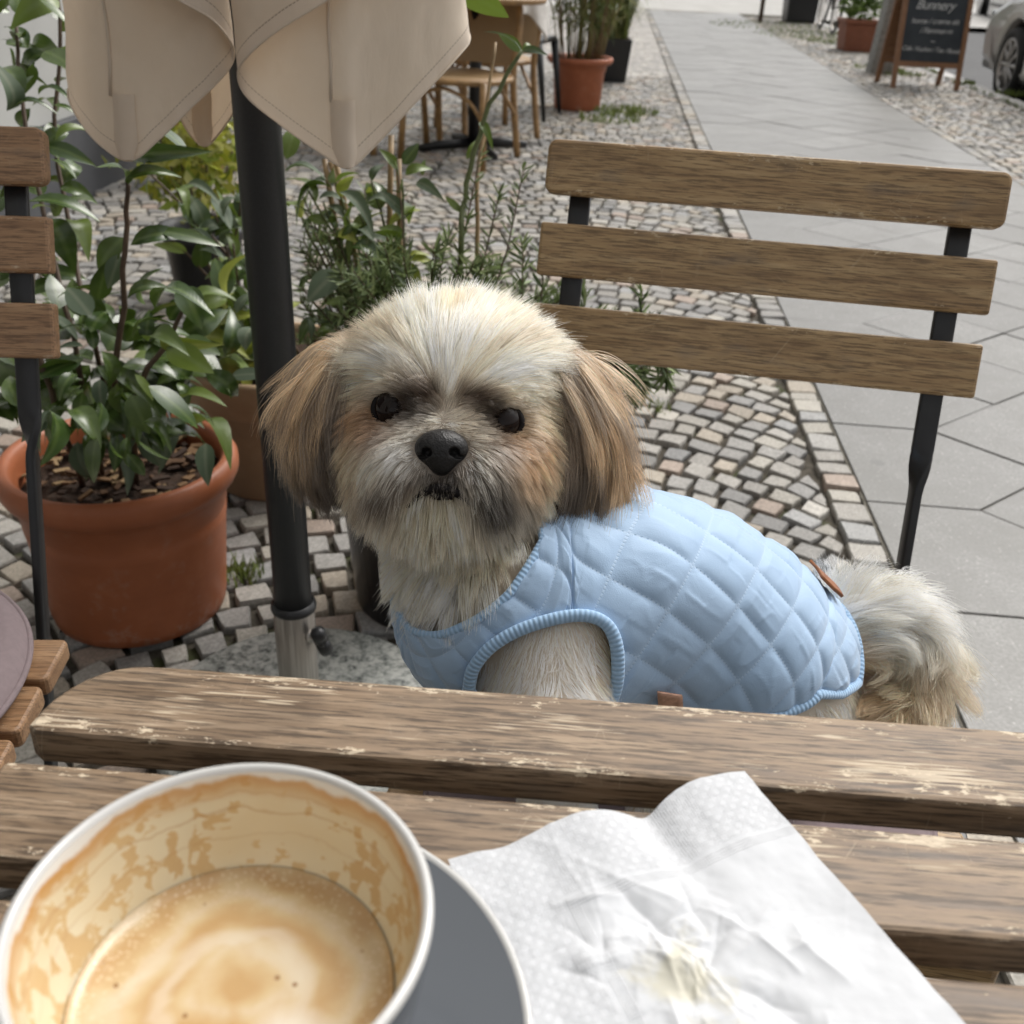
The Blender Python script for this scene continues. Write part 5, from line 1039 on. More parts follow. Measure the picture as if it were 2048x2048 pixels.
# ================================================================== the dog
DZ = .645
AX = np.stack([RT, UP, -FW])                                       # face axes: right, up, towards the viewer
def fp(x, y, z=0.): return dep(x, y, DZ - z)
def E_(c, r, rot=0.): 
    a = AX if not rot else np.stack([cos(rot) * RT + sin(rot) * UP, -sin(rot) * RT + cos(rot) * UP, -FW]); return ('e', np.asarray(c), np.asarray(r, float), a)
def C_(a, b, ra, rb): return ('c', np.asarray(a), np.asarray(b), ra, rb)
def sd(P, p):
    if p[0] == 'e':
        q = (P - p[1]) @ p[3].T; k0 = np.linalg.norm(q / p[2], axis=-1); k1 = np.linalg.norm(q / p[2] ** 2, axis=-1); return k0 * (k0 - 1) / np.maximum(k1, 1e-9)
    a, b = p[1], p[2]; ab = b - a; t = np.clip(((P - a) @ ab) / (ab @ ab), 0, 1); return np.linalg.norm(P - a - t[..., None] * ab, axis=-1) - (p[3] + (p[4] - p[3]) * t)
def smin(a, b, k):
    h = np.clip(.5 + .5 * (b - a) / k, 0, 1); return b * (1 - h) + a * h - k * h * (1 - h)
def gsd(P, prims, k=.014):
    d = sd(P, prims[0])
    for p in prims[1:]: d = smin(d, sd(P, p), k)
    return d
AXP = [dep(930, 1118, .668), dep(1000, 1122, .680), dep(1150, 1132, .694), dep(1285, 1164, .710), dep(1382, 1206, .724), dep(1428, 1236, .732)]
AXR = [.050, .064, .068, .064, .059, .054]
PAW = at(1050, 1518, .490); PAW2 = np.array([-.035, .60, .490])
G = {}
G['head'] = [E_(fp(856, 746, -.012), (.057, .050, .062)), E_(fp(848, 705, .020), (.048, .032, .034)), E_(fp(746, 850, .012), (.030, .040, .036)), E_(fp(950, 868, .012), (.031, .040, .036)), E_(fp(838, 880, .038), (.045, .032, .034)),
             E_(fp(789, 902, .053), (.025, .021, .020)), E_(fp(886, 908, .053), (.025, .021, .020)), E_(fp(838, 815, .046), (.018, .020, .020)), E_(fp(835, 962, .044), (.021, .018, .020)), E_(fp(795, 735, .040), (.022, .014, .018)), E_(fp(905, 742, .040), (.022, .014, .018))]
G['earL'] = [E_(fp(618, 790, -.004), (.023, .041, .018), radians(-8)), E_(fp(654, 722, -.006), (.024, .026, .022))]
G['earR'] = [E_(fp(1088, 852, -.006), (.026, .049, .018), radians(7)), E_(fp(1046, 738, -.008), (.025, .028, .022))]
G['neck'] = [C_(fp(880, 860, -.046), dep(925, 1075, .674), .044, .048), E_(dep(893, 1045, .664), (.042, .040, .044)), E_(dep(900, 1105, .664), (.032, .040, .040))]
G['trunk'] = [C_(AXP[i], AXP[i + 1], AXR[i], AXR[i + 1]) for i in range(5)] + [E_(dep(1050, 1190, .660), (.052, .058, .044)), E_(dep(1400, 1262, .705), (.055, .050, .050))]
G['leg'] = [E_(dep(968, 1300, .655), (.030, .046, .030)), C_(dep(1048, 1215, .645), dep(1052, 1390, .622), .041, .030), C_(dep(1052, 1390, .622), PAW, .030, .021), E_(PAW + [0, -.015, -.004], (.023, .016, .026)), C_(dep(915, 1230, .690), PAW2, .034, .020), E_(PAW2 + [-.01, -.01, -.004], (.022, .016, .024))]
G['rump'] = [E_(dep(1446, 1318, .712), (.050, .048, .050)), E_(dep(1532, 1296, .744), (.028, .036, .038)), C_(dep(1400, 1400, .68), at(1230, 1535, .488), .034, .018)]
TP = catmull([dep(1568, 1222, .746), dep(1612, 1172, .750), dep(1680, 1160, .755), dep(1733, 1208, .756), dep(1742, 1280, .752), dep(1708, 1332, .744), dep(1655, 1348, .738)], 13); TRr = np.linspace(.020, .008, 13)
G['tail'] = [C_(TP[i], TP[i + 1], TRr[i], TRr[i + 1]) for i in range(12)]
ORD = ['head', 'earL', 'earR', 'neck', 'trunk', 'leg', 'rump', 'tail']
def body(P, groups=ORD, k=.012):
    d = None
    for g in groups:
        e = gsd(P, G[g]); d = e if d is None else smin(d, e, k)
    return d
def grad(P, f, e=.0006):
    g = np.stack([f(P + np.eye(3)[i] * e) - f(P - np.eye(3)[i] * e) for i in range(3)], -1); return nrm(g)
def nets(fn, lo, hi, h):
    n = np.ceil((hi - lo) / h).astype(int) + 1; g = [lo[i] + h * np.arange(n[i]) for i in range(3)]
    X = np.stack(np.meshgrid(*g, indexing='ij'), -1); f = np.concatenate([fn(X[i:i + 8].reshape(-1, 3)) for i in range(0, n[0], 8)]).reshape(n)
    ins = f < 0; cnt = sum(ins[a:n[0] - 1 + a, b:n[1] - 1 + b, c:n[2] - 1 + c].astype(int) for a in (0, 1) for b in (0, 1) for c in (0, 1)); act = (cnt > 0) & (cnt < 8)
    idx = -np.ones(act.shape, int); ci = np.argwhere(act); idx[act] = np.arange(len(ci)); S = np.zeros((len(ci), 3)); W_ = np.zeros(len(ci))
    off = [(a, b, c) for a in (0, 1) for b in (0, 1) for c in (0, 1)]
    for p in off:
        for q in off:
            if sum(abs(p[i] - q[i]) for i in range(3)) == 1 and p < q:
                fa, fb_ = f[tuple((ci + p).T)], f[tuple((ci + q).T)]; m = (fa < 0) != (fb_ < 0); t = np.where(m, fa / np.where(m, fa - fb_, 1), 0)
                S += m[:, None] * (np.array(p) + t[:, None] * (np.array(q) - np.array(p))); W_ += m
    V = lo + h * (ci + S / W_[:, None]); F = []
    for ax in range(3):
        s0 = [slice(None)] * 3; s1 = [slice(None)] * 3; s0[ax] = slice(0, n[ax] - 1); s1[ax] = slice(1, n[ax]); cr = ins[tuple(s0)] != ins[tuple(s1)]; e = np.argwhere(cr); b, c = [(1, 2), (2, 0), (0, 1)][ax]
        e = e[(e[:, b] > 0) & (e[:, c] > 0) & (e[:, b] < n[b] - 1) & (e[:, c] < n[c] - 1)]; db = np.eye(3, dtype=int)[b]; dc = np.eye(3, dtype=int)[c]
        q = np.stack([idx[tuple((e - db - dc).T)], idx[tuple((e - dc).T)], idx[tuple(e.T)], idx[tuple((e - db).T)]], 1); flip = ~ins[tuple(e.T)]; q[flip] = q[flip][:, ::-1]; F.append(q)
    return V, np.concatenate(F)
lo = np.array([-.20, .42, .45]); hi = np.array([.42, .80, .86])
BV, BF = nets(body, lo, hi, .0045); BV = BV - grad(BV, body) * body(BV)[:, None]
def face(P):                                                        # face-plane coordinates (photo-sized units) of points on the head
    d = P - CC; t = d @ FW; return (1024 + FPX * (d @ RT) / t) / K, (1024 - FPX * (d @ UP) / t) / K
def region(P): return np.argmin(np.stack([gsd(P, G[g]) for g in ORD]), 0)
BLOB = [  # x, y, rx, ry, colour, strength: coat markings of the head
    (705, 635, 75, 55, (.46, .38, .29), .55), (1010, 635, 85, 70, (.52, .44, .34), .5), (640, 640, 44, 60, (.46, .35, .24), .5), (856, 600, 58, 120, (.80, .75, .66), 1.), (716, 662, 66, 30, (.80, .76, .68), .95), (978, 690, 66, 32, (.80, .75, .66), .95), (760, 665, 45, 24, (.60, .55, .48), .6), (860, 560, 40, 18, (.66, .50, .30), .8),
    (662, 800, 50, 60, (.50, .40, .29), .8), (1045, 830, 50, 110, (.60, .49, .36), .9), (792, 733, 62, 42, (.15, .115, .09), 1.), (902, 754, 58, 38, (.14, .105, .08), 1.), (847, 700, 15, 60, (.80, .76, .68), 1.), (744, 772, 58, 40, (.030, .020, .016), 1.), (947, 796, 52, 38, (.030, .020, .016), 1.), (1005, 838, 55, 12, (.16, .115, .08), .7), (690, 790, 40, 14, (.2, .14, .1), .5),
    (672, 818, 60, 46, (.42, .26, .14), .9), (705, 840, 26, 40, (.20, .10, .05), .95), (1000, 870, 60, 56, (.46, .30, .17), .9), (962, 868, 26, 44, (.24, .14, .08), .9), (1010, 930, 50, 40, (.55, .40, .26), .8), (838, 872, 132, 76, (.36, .325, .29), .95), (838, 786, 46, 26, (.60, .56, .50), .95), (833, 882, 36, 46, (.05, .04, .035), .92), (748, 868, 60, 54, (.76, .72, .66), .95), (905, 880, 45, 44, (.46, .42, .37), .7), (716, 960, 60, 46, (.10, .072, .053), .98), (938, 976, 66, 66, (.035, .027, .023), 1.), (760, 940, 40, 30, (.16, .12, .09), .8), (826, 929, 48, 26, (.035, .025, .022), 1.), (818, 985, 58, 44, (.76, .68, .53), 1.), (640, 900, 40, 60, (.50, .40, .28), .7)]
def coat(P, reg):
    x, y = face(P); n = fbm(P, 55, 3, 2); x = x + 14 * n; y = y + 14 * vnoise(P, 60, 8); c = np.empty((len(P), 3)); c[:] = (.75, .67, .545)
    for bx, by, rx, ry, col, s in BLOB:
        w_ = (np.exp(-(((x - bx) / rx) ** 2 + ((y - by) / ry) ** 2) ** 1.3) * s)[:, None]; c = c * (1 - w_) + np.array(col) * w_
    def lay(c, w_, col): w_ = np.clip(w_, 0, 1)[:, None]; return c * (1 - w_) + np.array(col) * w_
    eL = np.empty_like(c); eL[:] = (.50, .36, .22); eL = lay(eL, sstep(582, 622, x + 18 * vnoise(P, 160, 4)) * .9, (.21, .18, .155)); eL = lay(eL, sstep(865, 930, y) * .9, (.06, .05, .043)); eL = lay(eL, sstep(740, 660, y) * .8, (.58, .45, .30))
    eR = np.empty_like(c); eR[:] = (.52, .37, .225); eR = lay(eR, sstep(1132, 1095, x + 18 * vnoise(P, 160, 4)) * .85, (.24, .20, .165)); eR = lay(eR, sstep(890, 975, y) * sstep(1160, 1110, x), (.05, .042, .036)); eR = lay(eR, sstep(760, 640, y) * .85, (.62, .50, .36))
    nk_ = np.empty_like(c); nk_[:] = (.78, .715, .60); nk_ = lay(nk_, np.exp(-(((x - 930) / 50) ** 2 + ((y - 1085) / 40) ** 2)) * .6, (.55, .42, .28)); nk_ = lay(nk_, sstep(1010, 960, y) * sstep(700, 760, x) * .3, (.4, .32, .24))  # last layer darkens the neck under the chin, shade put into the coat colour
    lg = np.empty_like(c); lg[:] = (.86, .81, .72); lg = lay(lg, np.exp(-(((x - 1140) / 26) ** 2 + ((y - 1230) / 55) ** 2)) * .85, (.55, .39, .22))
    ru = np.empty_like(c); ru[:] = (.74, .69, .60); ru = lay(ru, sstep(1590, 1640, x) * .6, (.58, .43, .27))
    ta = np.empty_like(c); ta[:] = (.76, .72, .64); ta = lay(ta, sstep(1200, 1320, y) * .75, (.60, .45, .29)); ta = lay(ta, sstep(1650, 1600, x) * sstep(1180, 1240, y) * .8, (.52, .35, .19))
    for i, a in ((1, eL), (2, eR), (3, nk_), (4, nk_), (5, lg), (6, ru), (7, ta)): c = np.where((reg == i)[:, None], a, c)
    return np.clip(c, .01, .9)
dog = thing('dog', 'small cream and tan dog in a blue quilted vest sitting on the folding chair', 'dog', (.12, .60, .477))
mb_ = NT('dog_skin'); mb_.set(base=mb_.mix(1.0, mb_.attr(), (.85, .8, .76), 'MULTIPLY'), rough=.9, spec=.1)
mk('body', BV, BF, mb_.m, dog, col=coat(BV, region(BV)))
# --- eyes, nose, mouth
def surf_at(x, y, groups=('head',), off=0.):
    d = nrm(ray(x, y)); t = .35; f = lambda p: body(p[None], groups)[0]
    for _ in range(80):
        s_ = f(CC + d * t) - off
        if abs(s_) < 1e-5: break
        t += s_ * .9
    return CC + d * t, d
MT['eye'] = NT('dark_eye').set(base=(.010, .005, .0035), rough=.02, spec=.24).m
MT['lid'] = NT('dark_eyelid').set(base=(.007, .005, .005), rough=.6, spec=.15).m
EYE = []
for x, y in ((744, 771), (947, 796)):
    S_, d = surf_at(x, y); c = S_ + d * .0074; EYE.append(S_); r = .0122; V = []; n = 24
    a = np.linspace(0, pi, n); b = np.arange(40) * 2 * pi / 40; A, B = np.meshgrid(a, b, indexing='ij')
    V = c + r * (np.sin(A)[..., None] * (np.cos(B)[..., None] * RT + np.sin(B)[..., None] * UP) + np.cos(A)[..., None] * -FW).reshape(n, 40, 3)
    F = [[i * 40 + j, (i + 1) * 40 + j, (i + 1) * 40 + (j + 1) % 40, i * 40 + (j + 1) % 40] for i in range(n - 1) for j in range(40)]
    ey = mk('eye', V.reshape(-1, 3), F, MT['eye'], dog)
    P = np.array([c + .0116 * (RT * cos(t) * 1.0 + UP * (sin(t) * .80 - .06)) - FW * (.0034 + .0010 * cos(2 * t)) for t in np.linspace(0, 2 * pi, 33)]); V, F = tube(P, .0019 + .0007 * np.maximum(np.sin(np.linspace(0, 2 * pi, 33)), 0), 8, False); mk('eyelid', V, F, MT['lid'], ey)
NS, nd_ = surf_at(833, 846); NC = NS - nd_ * .001
def nose(P):
    q = (P - NC) @ AX.T; d = smin(sd(P, ('e', NC, np.array([.0150, .0108, .0105]), AX)), sd(P, ('e', NC + AX.T @ np.array([0, -.0075, .001]), np.array([.0070, .0080, .0070]), AX)), .004)
    for s_ in (-1, 1):
        d = np.maximum(d, -sd(P, ('e', NC + AX.T @ np.array([s_ * .0076 + .0, -.0026, .0085]), np.array([.0031, .0026, .0065]), AX)))
        d = np.maximum(d, -sd(P, ('e', NC + AX.T @ np.array([s_ * .0112, -.0050, .0060]), np.array([.0042, .0014, .0050]), AX)))
    d = np.maximum(d, -(np.sqrt((q[:, 0] / 1.) ** 2 + (np.minimum(q[:, 2] - .0115, 0) * 0) ** 2) - .0005) - np.where((q[:, 1] < -.002) & (q[:, 2] > .0060), 0, -1.)) if False else d
    return d + .00022 * vnoise(P, 900, 2)
V, F = nets(nose, NC - .022, NC + .022, .0008); ms = NT('wet_black_nose'); ms.set(base=(.012, .011, .011), rough=.42, spec=.35); ms.bump(ms.voro(ms.coord('Object'), 900), .4, .0006); mk('nose', V, F, ms.m, dog)
P = catmull([surf_at(x, y, off=.0024)[0] for x, y in ((768, 958), (792, 934), (815, 924), (833, 922), (852, 926), (872, 938), (894, 962))], 30); V, F = tube(P, 0.0028 * np.sin(np.linspace(.2, pi - .2, 30)) + .0004, 8, True, .8); mk('mouth', V, F, MT['lid'], dog)
P = catmull([surf_at(x, y, off=.0022)[0] for x, y in ((812, 934), (832, 937), (854, 936))], 12); V, F = tube(P, .0022, 8); mk('lower_lip', V, F, MT['lid'], dog)

# --- quilted vest
ax = catmull(AXP, 60); axT = nrm(np.gradient(ax, axis=0)); axl = np.concatenate([[0], np.cumsum(np.linalg.norm(np.diff(ax, axis=0), axis=1))])
UF = .76
def vest_pts(u, v, off):
    """u: 0 neck .. 1 behind the rump, v: angle round the trunk, 0 = spine, + = towards the table"""
    k = np.clip(u / UF, 0, 1) * 59; i = np.minimum(k.astype(int), 58); fr = (k - i)[:, None]; O = ax[i] * (1 - fr) + ax[i + 1] * fr; T = nrm(axT[i] * (1 - fr) + axT[i + 1] * fr)
    Nn = nrm(np.array([0, 0, 1.]) - T * T[:, 2:3]); B = np.cross(T, Nn); B = B * np.where((B * (CC - O)).sum(1) > 0, 1, -1)[:, None]; ph = np.clip((u - UF) / (1 - UF), 0, 1) * radians(88) + np.minimum(u, 0) / .2 * radians(80)
    D = np.cos(ph)[:, None] * (np.cos(v)[:, None] * Nn + np.sin(v)[:, None] * B) + np.sin(ph)[:, None] * T
    a = np.zeros(len(u)); b = np.full(len(u), .16); f = lambda p: gsd(p, G['trunk'] + VX, .02)
    for _ in range(22):
        m = (a + b) / 2; s_ = f(O + D * m[:, None]) < off; a = np.where(s_, m, a); b = np.where(s_, b, m)
    return O + D * a[:, None], D
VX = [E_(dep(1490, 1246, .736), (.034, .043, .046)), E_(dep(893, 1155, .664), (.040, .052, .046))]
VD = np.radians([-180, -120, -60, -20, 0, 20, 40, 60, 80, 100, 120, 145, 180]); UM = np.array([.45, .50, .75, .82, .84, .87, .88, .81, .67, .52, .42, .38, .36])
VD2 = np.radians([-180, -120, -75, -30, 0, 30, 60, 85, 110, 140, 180]); UN = np.array([-.19, -.17, -.09, 0, .02, .0, -.05, -.105, -.15, -.19, -.19])
def umin(v): return np.interp(v, VD2, UN)
def umax(v): return np.interp(v, VD, UM)
NU, NV = 300, 420; tt = np.linspace(0, 1, NU); vv = np.radians(np.linspace(-178, 178, NV)); TT, VV = np.meshgrid(tt, vv, indexing='ij'); UU = TT * umax(VV) + (1 - TT) * umin(VV)
U1, V1 = UU.ravel(), VV.ravel(); Pv, Dv = vest_pts(U1, V1, .007)
aa = U1 / UF * axl[-1]; aa = np.where(U1 < 0, U1 / .2 * .09, aa); bb = V1 * .066; aa = np.where(U1 > UF, axl[-1] + (U1 - UF) / (1 - UF) * .075, aa)
fA = (.94 * aa + .34 * bb) / .0272 + .15; fB = (-.485 * aa + .875 * bb) / .0265 + .35
fA = fA + .06 * vnoise(Pv, 22, 3); fB = fB + .06 * vnoise(Pv, 22, 5)
dA = np.abs(fA - np.round(fA)); dB = np.abs(fB - np.round(fB)); puff = (1 - np.exp(-(dA / .13) ** 1.15)) * (1 - np.exp(-(dB / .13) ** 1.15))
ip = np.stack([np.floor(fA + .5), np.floor(fB + .5), fA * 0], -1); pv = .75 + .5 * _h(ip[:, 0].astype(np.int64), ip[:, 1].astype(np.int64), ip[:, 2].astype(np.int64), 3)
wrk = 1 - np.abs(vnoise(np.stack([fA * .9 + .5 * vnoise(Pv, 30, 6), fB * 2.6, fA * 0], -1), 1.0, 4)); wrk2 = 1 - np.abs(vnoise(np.stack([fA * 2.8, fB * .8, fA * 0 + 7], -1), 1.0, 14))
edge_in = sstep(1.0, .965, TT.ravel())
disp = .0021 * puff * pv + .0005 * wrk ** 4 * puff + .0006 * wrk2 ** 6 * puff + .0022 * fbm(Pv, 15, 12, 2) * edge_in
Pv = Pv + Dv * disp[:, None]
uvw = np.stack([fA, fB], -1)
def m_vest():
    s = NT('blue_quilted_nylon'); u = s.coord('UV'); x, y_, z = s.sep(u)
    def st(p, q):
        d = s.mth('ABSOLUTE', s.mth('SUBTRACT', p, s.mth('ROUND', p))); ln = s.rng(d, .014, .024, 1, 0); dash = s.rng(s.mth('ABSOLUTE', s.mth('SUBTRACT', s.mth('FRACT', s.mth('MULTIPLY', q, 13.)), .5)), .30, .36, 1, 0); return s.mth('MULTIPLY', ln, dash), ln
    a, la = st(x, y_); b, lb = st(y_, x); thr = s.mth('MAXIMUM', a, b); ln = s.mth('MAXIMUM', la, lb)
    c = s.coord('Object'); f = s.noise(c, 14, 3, .5); g = s.noise(c, 1500, 2); col = s.ramp(f, [(.3, (.34, .48, .665)), (.7, (.38, .52, .705))])
    col = s.mix(s.mth('MULTIPLY', ln, .25), col, (.22, .36, .56)); col = s.mix(s.mth('MULTIPLY', thr, .7), col, (.48, .61, .77))
    wn = s.noise(s.coord('Object'), 48, 4, .55, 1.4)
    s.set(base=col, rough=.58, spec=.3, sheen=.3); s.bump(s.mth('ADD', s.mth('ADD', s.mth('MULTIPLY', thr, .5), s.mth('MULTIPLY', ln, -.5)), s.mth('ADD', s.mth('MULTIPLY', wn, .7), s.mth('MULTIPLY', g, .2))), .35, .0018); return s.m
def m_rib():
    s = NT('blue_ribbed_binding'); u = s.coord('UV'); x, y_, z = s.sep(u); w_ = s.mth('SINE', s.mth('MULTIPLY', x, 2 * pi / .0030)); col = s.ramp(s.rng(w_, -1, 1), [(.1, (.29, .45, .65)), (.7, (.36, .53, .74))]); s.set(base=col, rough=.75, sheen=.3, spec=.3); s.bump(w_, .35, .0006); return s.m
MT['vest'] = m_vest(); MT['vrib'] = m_rib()
HOLE = catmull([(884, 1302), (893, 1262), (925, 1222), (975, 1191), (1040, 1169), (1095, 1161), (1135, 1171), (1158, 1200), (1166, 1250), (1158, 1310), (1120, 1370), (1020, 1392), (930, 1360), (884, 1302)], 140)
def inpoly(x, y, Q):
    r = np.zeros(x.shape, bool)
    for i in range(len(Q)):
        x0, y0 = Q[i - 1]; x1, y1 = Q[i]; m = ((y0 > y) != (y1 > y)) & (x < (x1 - x0) * (y - y0) / (y1 - y0 + 1e-12) + x0); r ^= m
    return r
px_ = proj(Pv); nrmv = grad(Pv, lambda p: gsd(p, G['trunk'] + VX, .02)); facing = ((CC - Pv) * nrmv).sum(1) > 0; inh = inpoly(px_[:, 0], px_[:, 1], HOLE) & facing & (V1 > 0)
inh = inh.reshape(NU, NV); F = [[i * NV + j, i * NV + j + 1, (i + 1) * NV + j + 1, (i + 1) * NV + j] for i in range(NU - 1) for j in range(NV - 1) if not (inh[i, j] and inh[i + 1, j + 1] and inh[i, j + 1] and inh[i + 1, j])]
vest = mk('quilted_vest', Pv, F, MT['vest'], dog, uv=uvw)
def trim(P, name, r=.0050, par=vest, closed=False):
    l = np.concatenate([[0], np.cumsum(np.linalg.norm(np.diff(P, axis=0), axis=1))]); V, F = tube(P, r, 10, not closed, .8); mk(name, V, F, MT['vrib'], par, uv=np.repeat(np.stack([l, l * 0], 1), 10, 0))
hp = []
for x, y in HOLE:
    d = nrm(ray(x, y)); t = .45
    for _ in range(60): t += (gsd((CC + d * t)[None], G['trunk'] + VX, .02)[0] - .0095) * .9
    hp.append(CC + d * min(t, .80))
HP = catmull(np.array(hp), 420); trim(HP, 'armhole_trim', .0041)
q = np.radians(np.linspace(-178, 178, 400)); Ph, _ = vest_pts(umax(q), q, .0085); trim(Ph, 'hem_trim', .0036)
Ph, _ = vest_pts(umin(q) + .003, q, .008); trim(Ph, 'neck_trim', .0028)
l_ = np.linspace(0, 1, 12); pc = []                                  # leather patch on the back, sewn label at the belly
A, B = np.meshgrid(np.linspace(.655, .775, 14), np.radians(np.linspace(-13, 5, 10)), indexing='ij'); Pp, Dp = vest_pts(A.ravel(), B.ravel(), .0125); F = [[i * 10 + j, i * 10 + j + 1, (i + 1) * 10 + j + 1, (i + 1) * 10 + j] for i in range(13) for j in range(9)]
MT['leather'] = plain('tan_leather', (.27, .095, .032), .5, 0, .2, 120, .2); ob = mk('leather_patch', Pp, F, MT['leather'], vest); md = ob.modifiers.new('thick', 'SOLIDIFY'); md.thickness = .0022; md.offset = 1
MT['tagm'] = plain('copper_woven_tag', (.52, .30, .21), .5, .1, .2, 300, .3)
A0, A1, A2, A3 = [surf_at(x, y, ('trunk',), o_)[0] for x, y, o_ in ((1241, 1307, .016), (1288, 1314, .016), (1290, 1352, .016), (1243, 1346, .016))]
g = np.linspace(0, 1, 6); V = np.array([A0 * (1 - a) * (1 - b) + A1 * a * (1 - b) + A2 * a * b + A3 * (1 - a) * b for a in g for b in g]); ob = mk('sewn_tag', V, [[i * 6 + j, i * 6 + j + 1, (i + 1) * 6 + j + 1, (i + 1) * 6 + j] for i in range(5) for j in range(5)], MT['tagm'], vest); md = ob.modifiers.new('thick', 'SOLIDIFY'); md.thickness = .0015
BE = np.stack([vest_pts(np.full(30, u_), np.radians(np.linspace(95, 178, 30)), .004)[0] for u_ in np.linspace(.34, .50, 12)]); V = BE.reshape(-1, 3); mk('belly_strap', V, [[i * 30 + j, i * 30 + j + 1, (i + 1) * 30 + j + 1, (i + 1) * 30 + j] for i in range(11) for j in range(29)], MT['vest'], vest, uv=np.stack([np.full(len(V), .3), np.full(len(V), .3)], 1))

# --- the coat: every strand is a hair curve grown over the body
from mathutils.kdtree import KDTree
tri = np.concatenate([BF[:, [0, 1, 2]], BF[:, [0, 2, 3]]]); ta_, tb_, tc_ = BV[tri[:, 0]], BV[tri[:, 1]], BV[tri[:, 2]]; area = np.linalg.norm(np.cross(tb_ - ta_, tc_ - ta_), axis=1); trg = region((ta_ + tb_ + tc_) / 3)
kdv = KDTree(0); sub = Pv.reshape(NU, NV, 3)[::5, ::5][~inh[::5, ::5]].reshape(-1, 3); kdv = KDTree(len(sub))
for i, p in enumerate(sub): kdv.insert(p, i)
kdv.balance()
def sample(gi, n):
    w_ = area * (trg == gi); w_ = w_ / w_.sum(); t = RNG.choice(len(tri), n, p=w_); a, b = RNG.random(n), RNG.random(n); f = a + b > 1; a[f], b[f] = 1 - a[f], 1 - b[f]
    return ta_[t] * (1 - a - b)[:, None] + tb_[t] * a[:, None] + tc_[t] * b[:, None]
Zd = np.array([0, 0, -1.])
def flow(P, gi):
    x, y = face(P); r = np.zeros_like(P)
    if gi == 0:
        dx, dy = x - 836, y - 785; l = np.sqrt(dx * dx + dy * dy) + 1e-6; out = (dx / l)[:, None] * RT - (dy / l)[:, None] * UP
        side = sstep(60, 230, np.abs(x - 855)); low = sstep(800, 930, y); r = out + Zd * (.05 + .55 * side * sstep(560, 720, y) + .45 * low)[:, None] + FW * (.9 * sstep(700, 590, y) + .2 * side)[:, None]
        return r
    if gi == 1: k = sstep(690, 900, y); return RT * (-.36 + .66 * k)[:, None] + UP * (-.75 - .4 * k)[:, None] - FW * .10
    if gi == 2: k = sstep(720, 960, y); return RT * (.46 - .76 * k)[:, None] + UP * (-.8 - .4 * k)[:, None] - FW * .10
    if gi in (3, 4): return Zd * .9 + RT * ((x - 880) / 200)[:, None] * .6 - FW * .45
    if gi == 5: return Zd * 1.0 + RT * .12 - FW * .05
    if gi == 6: return Zd * .8 + RT * .35 - FW * .1
    D = np.linalg.norm(P[:, None] - TP[None], axis=2); k = np.argmin(D, 1); T = nrm(np.gradient(TP, axis=0))[k]; out = nrm(P - TP[k]); return T * .9 + out * .55 + Zd * .30
def length(P, gi):
    x, y = face(P); de = np.minimum(np.linalg.norm(P - EYE[0], axis=1), np.linalg.norm(P - EYE[1], axis=1)); dn = np.linalg.norm(P - NC, axis=1)
    if gi == 0:
        L = np.full(len(P), .020); L = L + .016 * sstep(725, 640, y); mz = np.exp(-(((x - 838) / 120) ** 2 + ((y - 880) / 75) ** 2)); L = L * (1 - .35 * mz); br = np.exp(-(((x - 840) / 105) ** 2 + ((y - 762) / 42) ** 2)); L = L * (1 - .72 * br)
        L = L * (.25 + .75 * sstep(.010, .032, de)) * (.32 + .68 * sstep(.012, .034, dn)); L = np.where((y > 935) & (x > 765) & (x < 890), .017, L); L = L * (1 + .15 * sstep(920, 980, y)); return L
    if gi == 3: return .021 + .006 * sstep(1020, 1080, y)
    if gi == 1: return .044 - .022 * sstep(760, 900, y)
    return np.full(len(P), {1: .046, 2: .050, 3: .027, 4: .02, 5: .013, 6: .024, 7: .034}[gi])
HP_, HC_, HS_ = [], [], []
